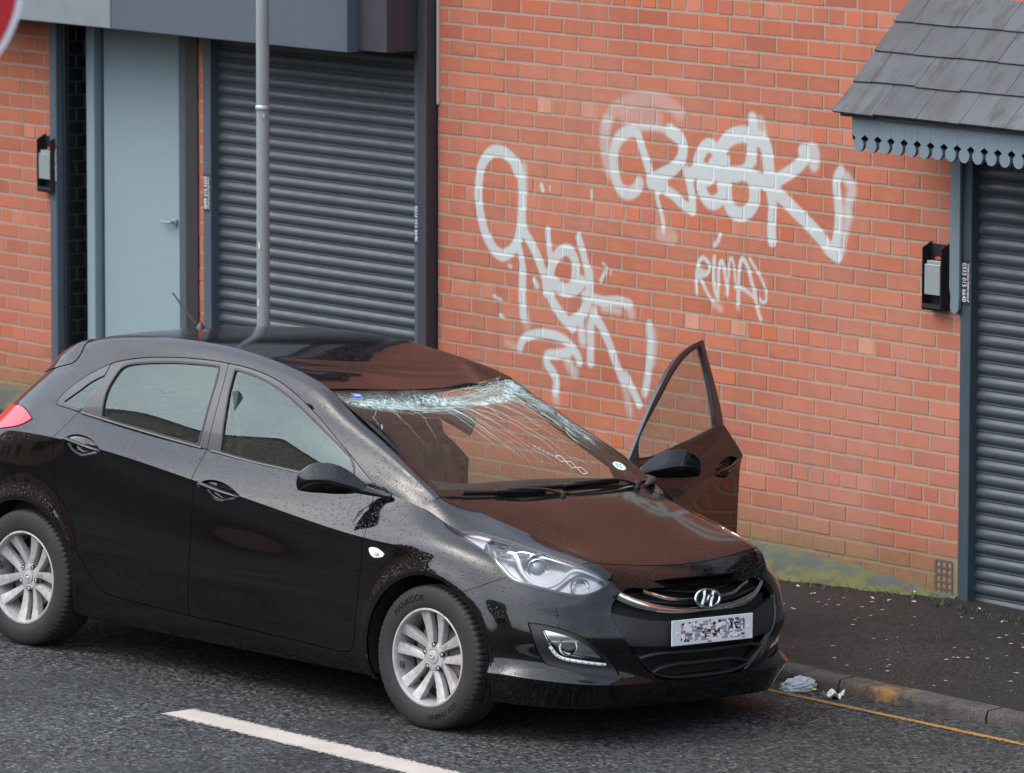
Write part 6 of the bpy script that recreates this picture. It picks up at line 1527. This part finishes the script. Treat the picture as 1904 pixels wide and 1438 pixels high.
# badge
bd = MB(); emblem_shapes(bd, .172, 0., .090)
V = np.concatenate(bd.V); V = np.stack([-V[:, 1] * 2.2, V[:, 0], V[:, 2]], 1); bd.V = [V]
b_ = bd.build('badge', M_CHROME, car, smooth=35); b_.location = (.838, 0, .628); b_.rotation_euler = (0, math.radians(-14), 0); b_['label'] = 'oval chrome badge with a slanted letter H'
bb = MB(); V = [(.0, 0, 0)] + [(-.002, .082 * math.cos(t), .042 * math.sin(t)) for t in np.linspace(0, 2 * math.pi, 32, endpoint=False)]; bb.add(V, [(0, 1 + i, 1 + (i + 1) % 32) for i in range(32)]); bb.tube([(-.03, 0, 0), (-.004, 0, 0)], .04, 16); bb.build('badge_back', M_GLOSSB, b_)
# number plate: the characters are scrambled
npl = MB(); npl.box((0, 0, 0), (.004, .520, .111), 0, bev=.0015); plate = npl.build('number_plate', mat('plate_white', (.66, .70, .72), .35), car); plate.location = (.871, 0, .4945); plate.rotation_euler = (0, math.radians(-3), 0); plate['label'] = 'white front number plate with unreadable scrambled characters'
M_PB = mat('plate_black', (.012, .012, .014), .4); M_PG = mat('plate_grey', (.30, .29, .31), .4); M_PW = mat('plate_white_patch', (.82, .82, .84), .4); M_PP = mat('plate_mauve', (.34, .22, .30), .4)
mb = MB()
for k in range(260):
    y = rng.uniform(-.195, .195); z = rng.normal(0, .024); z = float(np.clip(z, -.040, .040)); a = rng.uniform(0, 3.14) if rng.random() < .5 else 0; w, h = rng.uniform(.003, .026), rng.uniform(.002, .009)
    mi = int(rng.choice([0, 1, 1, 2, 2, 2, 2, 3], 1)[0]); c_, s2 = math.cos(a) , math.sin(a)
    q = [(-w, -h), (w, -h), (w, h), (-w, h)]; x = .0022 + .0000025 * k
    mb.add([(x, float(np.clip(y + p[0] * c_ - p[1] * s2, -.203, .203)), float(np.clip(z + p[0] * s2 + p[1] * c_, -.042, .042))) for p in q], [(0, 1, 2, 3)], mi)
for y, z, w, h in ((.200, .012, .003, .024), (.194, -.030, .010, .004), (-.192, .036, .006, .004), (-.15, .040, .006, .003), (-.11, .041, .005, .003), (-.02, .042, .006, .003), (.155, .040, .012, .003), (.12, -.036, .004, .003), (-.02, -.048, .012, .002), (.2, -.045, .010, .0012)): mb.box((.0042, y, z), (.0008, w * 2, h * 2), 0)
mb.build('scrambled_characters', [M_PB, M_PG, M_PW, M_PP], plate, fix=False)
for y in (-.225, .225):
    mb = MB(); mb.lathe([(.0, .006), (.0028, .006), (.0036, .003), (.0036, 0)], 0, 12, 0, (.001, y, .0)); mb.build('fixing_screw', M_PW, plate, smooth=40)
# ---- headlamps ----
M_REFL = mat('lamp_reflector', (.80, .80, .80), .14, 1.0); M_LWHITE = mat('lamp_white', (.78, .78, .78), .25, .0, Coat_Weight=.5); M_LGREY = mat('lamp_bezel', (.36, .355, .34), .26, .85); M_AMB = mat('amber_bulb', (.7, .25, .03), .3)
VD = np.array([-.691, .715, -.108])
def lamp_bits(left):
    fn = mirror if left else (lambda m: m); sy = -1 if left else 1
    lens_mesh = join(lampL, lampH)
    lens = part('headlight', [(fn(lens_mesh), M_LENS)], lip=0)
    bez = fn(dict(V=lens_mesh['V'] - lens_mesh['N'] * .0, N=lens_mesh['N'], T=lens_mesh['T']))
    # dark gasket ring round the lens edge
    ring = join(cx_(cx_(L, LAMP, -.0015, SZ_), LAMP, -.0075, SZ_, False), cx_(cx_(Hd, LAMP, -.0015, SZ_), LAMP, -.0075, SZ_, False)); part('gasket', [(fn(pull(ring, -.0007)), M_GLOSSB)], lens, lip=.05)
    # bowl: three zones pulled back to different depths
    s = SZ_(lens_mesh)
    rear = smooth_poly([(-.75, .88), (-.66, .90), (-.50, .87), (-.548, .83), (-.575, .79), (-.62, .72), (-.75, .80)], 2)
    zone_r = cx_(lens_mesh, rear, 0, SZ_); zone_m = cx_(lens_mesh, rear, 0, SZ_, False)
    part('side_reflector', [(fn(pull(zone_r, .010)), M_LWHITE)], lens, lip=.02)
    part('bowl', [(fn(pull(zone_m, .045)), M_LGREY)], lens, lip=0); part('lamp_housing', [(fn(dict(V=lens_mesh['V'] + VD * .075, N=lens_mesh['N'], T=lens_mesh['T'])), M_LGREY)], lens, lip=0)
    def ontube(pts, r, m, name, d=.014, flat=1., seg=8):
        P = np.array([(np.array(p) + VD * d) * [1, sy, 1] for p in pts]) if True else None
        P = smooth_poly(P, 5, closed=False); mb = MB(); mb.tube(P, np.interp(np.linspace(0, 1, len(P)), np.linspace(0, 1, len(r)), r) if isinstance(r, (list, tuple)) else r, seg, flat=flat); return mb.build(name, m, lens, smooth=60)
    ontube([(0.318,-0.728,0.800),(0.345,-0.715,0.797),(0.390,-0.732,0.771),(0.429,-0.747,0.737),(0.470,-0.748,0.707),(0.508,-0.736,0.690),(0.546,-0.714,0.684),(0.569,-0.682,0.697),(0.578,-0.649,0.719),(0.585,-0.618,0.742),(0.599,-0.594,0.754),(0.624,-0.575,0.752),(0.658,-0.554,0.741),(0.690,-0.530,0.726),(0.709,-0.508,0.716)], [.010, .013, .012, .0085, .008, .009, .010, .010, .010, .009, .007, .006, .005, .004], M_LWHITE, 'light_guide', .016)
    ontube([(0.330,-0.725,0.797),(0.350,-0.682,0.804),(0.385,-0.662,0.802),(0.440,-0.642,0.795),(.52,-.615,.782),(.60,-.58,.765)], [.006, .010, .010, .007, .004, .003], M_REFL, 'upper_trim', .014)
    ontube([(0.185,-0.723,0.830),(0.262,-0.769,0.796),(0.313,-0.785,0.766),(0.361,-0.786,0.737),(0.408,-0.782,0.708),(0.452,-0.771,0.694),(.50,-.748,.686)], [.004, .007, .009, .010, .009, .006], M_REFL, 'side_trim', .016)
    # projector
    c = (np.array((.472, -.698, .750)) + VD * .050) * [1, sy, 1]; ax = Vector((.80, -.59 * 1, -.02)).normalized(); ax = Vector((ax.x, ax.y * sy, ax.z)); R3 = np.array(ax.to_track_quat('Y', 'Z').to_matrix())
    def lathed(prof, m, name, parent=lens, seg=40):
        mb = MB(); mb.lathe(prof, 1, seg); mb.V = [v @ R3.T + c for v in mb.V]; return mb.build(name, m, parent, smooth=60)
    lathed([(-.03, .046), (.004, .046), (.008, .043), (.004, .039), (-.006, .037)], M_REFL, 'projector_ring'); lathed([(-.006, .037), (.006, .031), (.016, .020), (.021, .010), (.0225, 0)], mat_get_glossy(), 'projector_lens'); lathed([(-.05, .060), (-.015, .056), (-.030, .046)], M_LGREY, 'projector_cup')
    # indicator bowl at the nose end
    c = (np.array((.650, -.615, .695)) + VD * .035) * [1, sy, 1]; lathed([(.0, .042), (-.014, .036), (-.026, .022), (-.032, 0)], M_REFL, 'turn_signal_bowl'); 
    mb = MB(); p0 = np.array((.622, -.629, .705)); p1 = np.array((.646, -.634, .672)); mb.tube([(p0 + VD * .03) * [1, sy, 1], (p1 + VD * .03) * [1, sy, 1]], .003, 6); mb.build('bulb', M_AMB, lens)
    c = (np.array((.300, -.735, .800)) + VD * .04) * [1, sy, 1]; lathed([(.0, .034), (-.012, .029), (-.02, .016), (-.024, 0)], M_REFL, 'side_bowl')
    return lens
_gl = {}
def mat_get_glossy():
    if 'g' not in _gl: _gl['g'] = mat('projector_glass', (.20, .22, .23), .03, 0, Coat_Weight=1.0, Specular_IOR_Level=.8)
    return _gl['g']
for lf in (False, True): lamp_bits(lf)
# ---- fog lamp pods ----
for lf in (False, True):
    fn = mirror if lf else (lambda m: m); sy = -1 if lf else 1
    pd = part('fog_light', [(fn(pull(pod, .010)), M_SATIN)], lip=.03)
    part('lens', [(fn(pull(fog, .006)), M_LENS)], pd, lip=.012); part('reflector', [(fn(pull(fog, .032)), M_REFL)], pd, lip=0)
    mb = MB(); P = [(.612, -.742, .438), (.628, -.716, .402), (.650, -.690, .386), (.690, -.642, .376), (.726, -.580, .368), (.748, -.535, .364)]; P = smooth_poly(np.array([(np.array(p) + VD * .012) * [1, sy, 1] for p in P]), 5, closed=False); mb.tube(P, .0085, 8); mb.build('daylight_strip', M_LWHITE, pd, smooth=50)
    mb = MB()
    for q in np.linspace(.08, .92, 11):
        p = P[int(q * (len(P) - 1))]; mb.box(p + np.array([.008, -.006 * sy, 0]), (.006, .006, .006), 0, bev=.002)
    mb.build('led_row', M_LGREY, pd)
    c0 = (np.array((.668, -.690, .440)) + VD * .02) * [1, sy, 1]; ax = Vector((.75, -.66 * sy, 0)).normalized(); R3 = np.array(ax.to_track_quat('Y', 'Z').to_matrix()); mb = MB(); mb.lathe([(.0, .040), (-.012, .030), (-.02, .012), (-.021, 0)], 1, 32); mb.V = [v @ R3.T + c0 for v in mb.V]; mb.build('fog_bowl', M_REFL, pd, smooth=50)
# ---- side repeaters, mirrors, aerial, spoiler ----
for lf in (False, True):
    fn = mirror if lf else (lambda m: m); sy = 1 if lf else -1
    ip = cx_(L, smooth_poly(INDIC, 3), 0.0); part('side_repeater', [(fn(pull(ip, -.004)), mat_get('clear_repeater', (.74, .70, .68), .15))], lip=.008)
    mb = MB(); mb.box((-.322, sy * .889, .727), (.022, .004, .012), 0, bev=.001); mb.build('amber_core', mat_get('amber_core', (.75, .35, .22), .4), car)
    # door mirror
    door = DOORS[('front_door', lf)]
    secs = [(.835, -.470, 1.000, .020, .018), (.850, -.492, 1.004, .040, .034), (.880, -.530, 1.016, .060, .054), (.92, -.566, 1.026, .070, .066), (.96, -.600, 1.030, .072, .068), (1.00, -.632, 1.026, .064, .062), (1.025, -.655, 1.018, .048, .050), (1.040, -.672, 1.010, .028, .034), (1.045, -.680, 1.006, .008, .012)]
    # front of the shell: face leaning back above a fold, belly tucked under below it
    half = 18; seg = 2 * half; V = []
    for si, (w, cx2, cz2, hx2, hz2) in enumerate(secs):
        u_ = si / (len(secs) - 1); zc = -.62 + .92 * u_
        for k in range(half):
            Zn = -1 + 2 * k / (half - 1); Zr = math.sin(Zn * math.pi / 2)
            t = (Zr - zc) / (1 - zc) if Zr > zc else (zc - Zr) / (1 + zc)
            X = (1 - .72 * t**1.25) if Zr > zc else (1 - .95 * t**1.15)
            V.append((cx2 + hx2 * (X * 1.15 - .35), sy * w, cz2 + Zr * hz2))
        for k in range(half):
            Zn = 1 - 2 * k / (half - 1); Zr = math.sin(Zn * math.pi / 2); V.append((cx2 - hx2 * .5 * math.cos(Zn * 1.2), sy * w, cz2 + Zr * hz2 * .995))
    V = np.array(V).reshape(len(secs), seg, 3); kw = np.array([q[0] for q in secs]) + .012 * np.arange(len(secs)); Vs = nspline(kw, V)(np.linspace(kw[0], kw[-1], 40))
    mb = MB(); nn = Vs.shape[0]; mb.add(Vs.reshape(-1, 3), [(i * seg + k, i * seg + (k + 1) % seg, (i + 1) * seg + (k + 1) % seg, (i + 1) * seg + k) for i in range(nn - 1) for k in range(seg)] + [tuple(range(seg))[::-1], tuple((nn - 1) * seg + k for k in range(seg))])
    dm = mb.build('door_mirror', M_PAINT, door, smooth=170)
    mb = MB(); P = smooth_poly(np.array([(-.365, sy * .772, .968), (-.415, sy * .790, .972), (-.465, sy * .825, .982), (-.515, sy * .868, .994)]), 5, closed=False); mb.tube(P, np.linspace(.010, .030, len(P)), 14, flat=.75); mb.build('mirror_arm', M_PAINT, dm, smooth=60)
    mb = MB(); mb.box((-.642, sy * .945, 1.028), (.004, .115, .085), 0, rot=Matrix.Rotation(math.radians(sy * 38), 3, 'Z'), bev=.002); mb.build('mirror_glass', M_REFL, dm)
mb = MB(); mb.lathe([(0, .024), (.006, .023), (.020, .013), (.030, .006), (.030, 0)], 2, 20); o = mb.build('aerial', M_SATIN, car, smooth=50); o.location = (-2.452, 0, 1.458); o.rotation_euler = (0, math.radians(-6), 0)
mb = MB(); nst = 60; P = np.array([(-.035 - .150 * t, 0, .020 + .148 * t) for t in np.linspace(0, 1, nst)]); mb.tube(P, [(.0054 if k % 3 else .0040) * (1 - .25 * k / nst) for k in range(nst)], 8); mb.build('mast', M_SEAL, o, smooth=50)
# ---- swing the far front door open about its hinge ----
hx_, hy_ = -.42, .80
Tm = Matrix.Translation((hx_, hy_, .85)) @ Matrix.Rotation(math.radians(3.0), 4, 'X') @ Matrix.Rotation(math.radians(4.5), 4, 'Y') @ Matrix.Rotation(math.radians(-71.5), 4, 'Z') @ Matrix.Translation((-hx_, -hy_, -.85)); Tm.translation.z += -.010
ld.matrix_local = Tm
# ================= small litter =================
M_BAG = mat('thin_plastic_bag', (.50, .55, .58), .35); M_BAG.node_tree.nodes['Principled BSDF'].inputs['Transmission Weight'].default_value = .25
def crumpled(n, rx, ry, rz, seed, m, name, lab, cat, loc, flat=False):
    bm = bmesh.new(); bmesh.ops.create_icosphere(bm, subdivisions=4, radius=1); r_ = np.random.default_rng(seed); ks = r_.normal(0, 5.5, (14, 3)); ph = r_.uniform(0, 6, 14)
    for v in bm.verts:
        p = np.array(v.co); d = 1 + .16 * sum(abs(math.sin(ks[i] @ p + ph[i])) - .6 for i in range(14)) / 3; q = p * d; v.co = (q[0] * rx, q[1] * ry, max(q[2], -.35) * rz + .35 * rz)
    me = bpy.data.meshes.new(name); bm.to_mesh(me); bm.free(); me.materials.append(m); o = bpy.data.objects.new(name, me); COL.objects.link(o); o.location = loc; return tag(o, lab, cat)
bx, by = 4.66, -1.655
bag = crumpled(0, .050, .095, .045, 4, M_BAG, 'plastic_bag', 'crumpled thin pale plastic bag in the gutter by the kerb', 'plastic bag', (bx, by, road_z(bx, by)))
mb = MB(); mb.box((.055, .045, .008), (.025, .018, .006), 0, rot=Matrix.Rotation(.6, 3, 'Z'), bev=.002); mb.build('yellow_print', mat('yellow_wrapper', (.55, .48, .08), .5), bag)
wx, wy_ = 4.875, -1.640; wr = MB(); G = np.zeros((9, 9, 3))
for i in range(9):
    for j in range(9): G[i, j] = ((i / 8 - .5) * .085, (j / 8 - .5) * .10, .012 + .012 * math.sin(i * 1.1 + j * .7) + .010 * math.cos(j * 1.5))
wr.grid(G); wrp = wr.build('food_wrapper', mat('wrapper_white', (.62, .58, .56), .5)); wrp.location = (wx, wy_, road_z(wx, wy_)); wrp.rotation_euler = (0, 0, .5); tag(wrp, 'small red and white food wrapper beside the plastic bag', 'wrapper')
wr = MB(); 
for i0_, j0 in ((2, 1), (5, 4), (2, 5)): wr.grid(G[i0_:i0_ + 3, j0:j0 + 3] + [0, 0, .0012])
wr.build('red_print', mat('wrapper_red', (.50, .05, .04), .5), wrp)
ends = [(1512, 1106, 1), (1623, 1114, 1), (1654, 1118, 0), (1700, 1121, 1), (1822, 1134, 1), (1865, 1158, 0), (1485, 1092, 0), (1701, 1103, 0), (1726, 1107, 0)]
PE = [(3.36, -0.423), (3.641, -0.291), (3.735, -0.268), (3.847, -0.212), (4.189, -0.104), (4.475, -0.221), (3.179, -0.357), (3.688, -0.063), (3.771, -0.052)]
labs = ['orange cigarette end lying left of the weeds', 'orange cigarette end in the middle of the wall foot', 'white cigarette end below the weeds', 'orange cigarette end near the air brick', 'orange cigarette end under the right shutter', 'pale cigarette end below the right shutter', 'pale cigarette end on the moss behind the car bonnet', 'pale cigarette end against the moss', 'pale cigarette end closest to the air brick']
for (x, y), lb, (_, _, og) in zip(PE, labs, ends): butt(x, y, lb, og)
mb = MB()
for k in range(230):
    x = rng.uniform(3.4, 7.2); y = rng.uniform(kerb_y(x) + .16, -.15) if k < 160 else rng.uniform(-4.6, kerb_y(x) - .06); z = (pave_z(x, y) if y > kerb_y(x) + .1 else road_z(x, y)) + .001
    r = rng.uniform(.003, .013) * (1 if k < 160 else .5); n = 7; V = [(x + r * math.cos(t) * rng.uniform(.6, 1.3), y + r * math.sin(t) * rng.uniform(.6, 1.3), z + .001) for t in np.linspace(0, 2 * math.pi, n, endpoint=False)]; mb.add(V, [tuple(range(n))], int(rng.integers(2)))
o = mb.build('litter_specks', [mat('chewing_gum', (.30, .27, .24), .8), mat('paper_speck', (.34, .28, .22), .8)], fix=False); tag(o, 'flecks of trodden gum and paper scattered on the pavement and gutter', 'litter', kind='stuff')
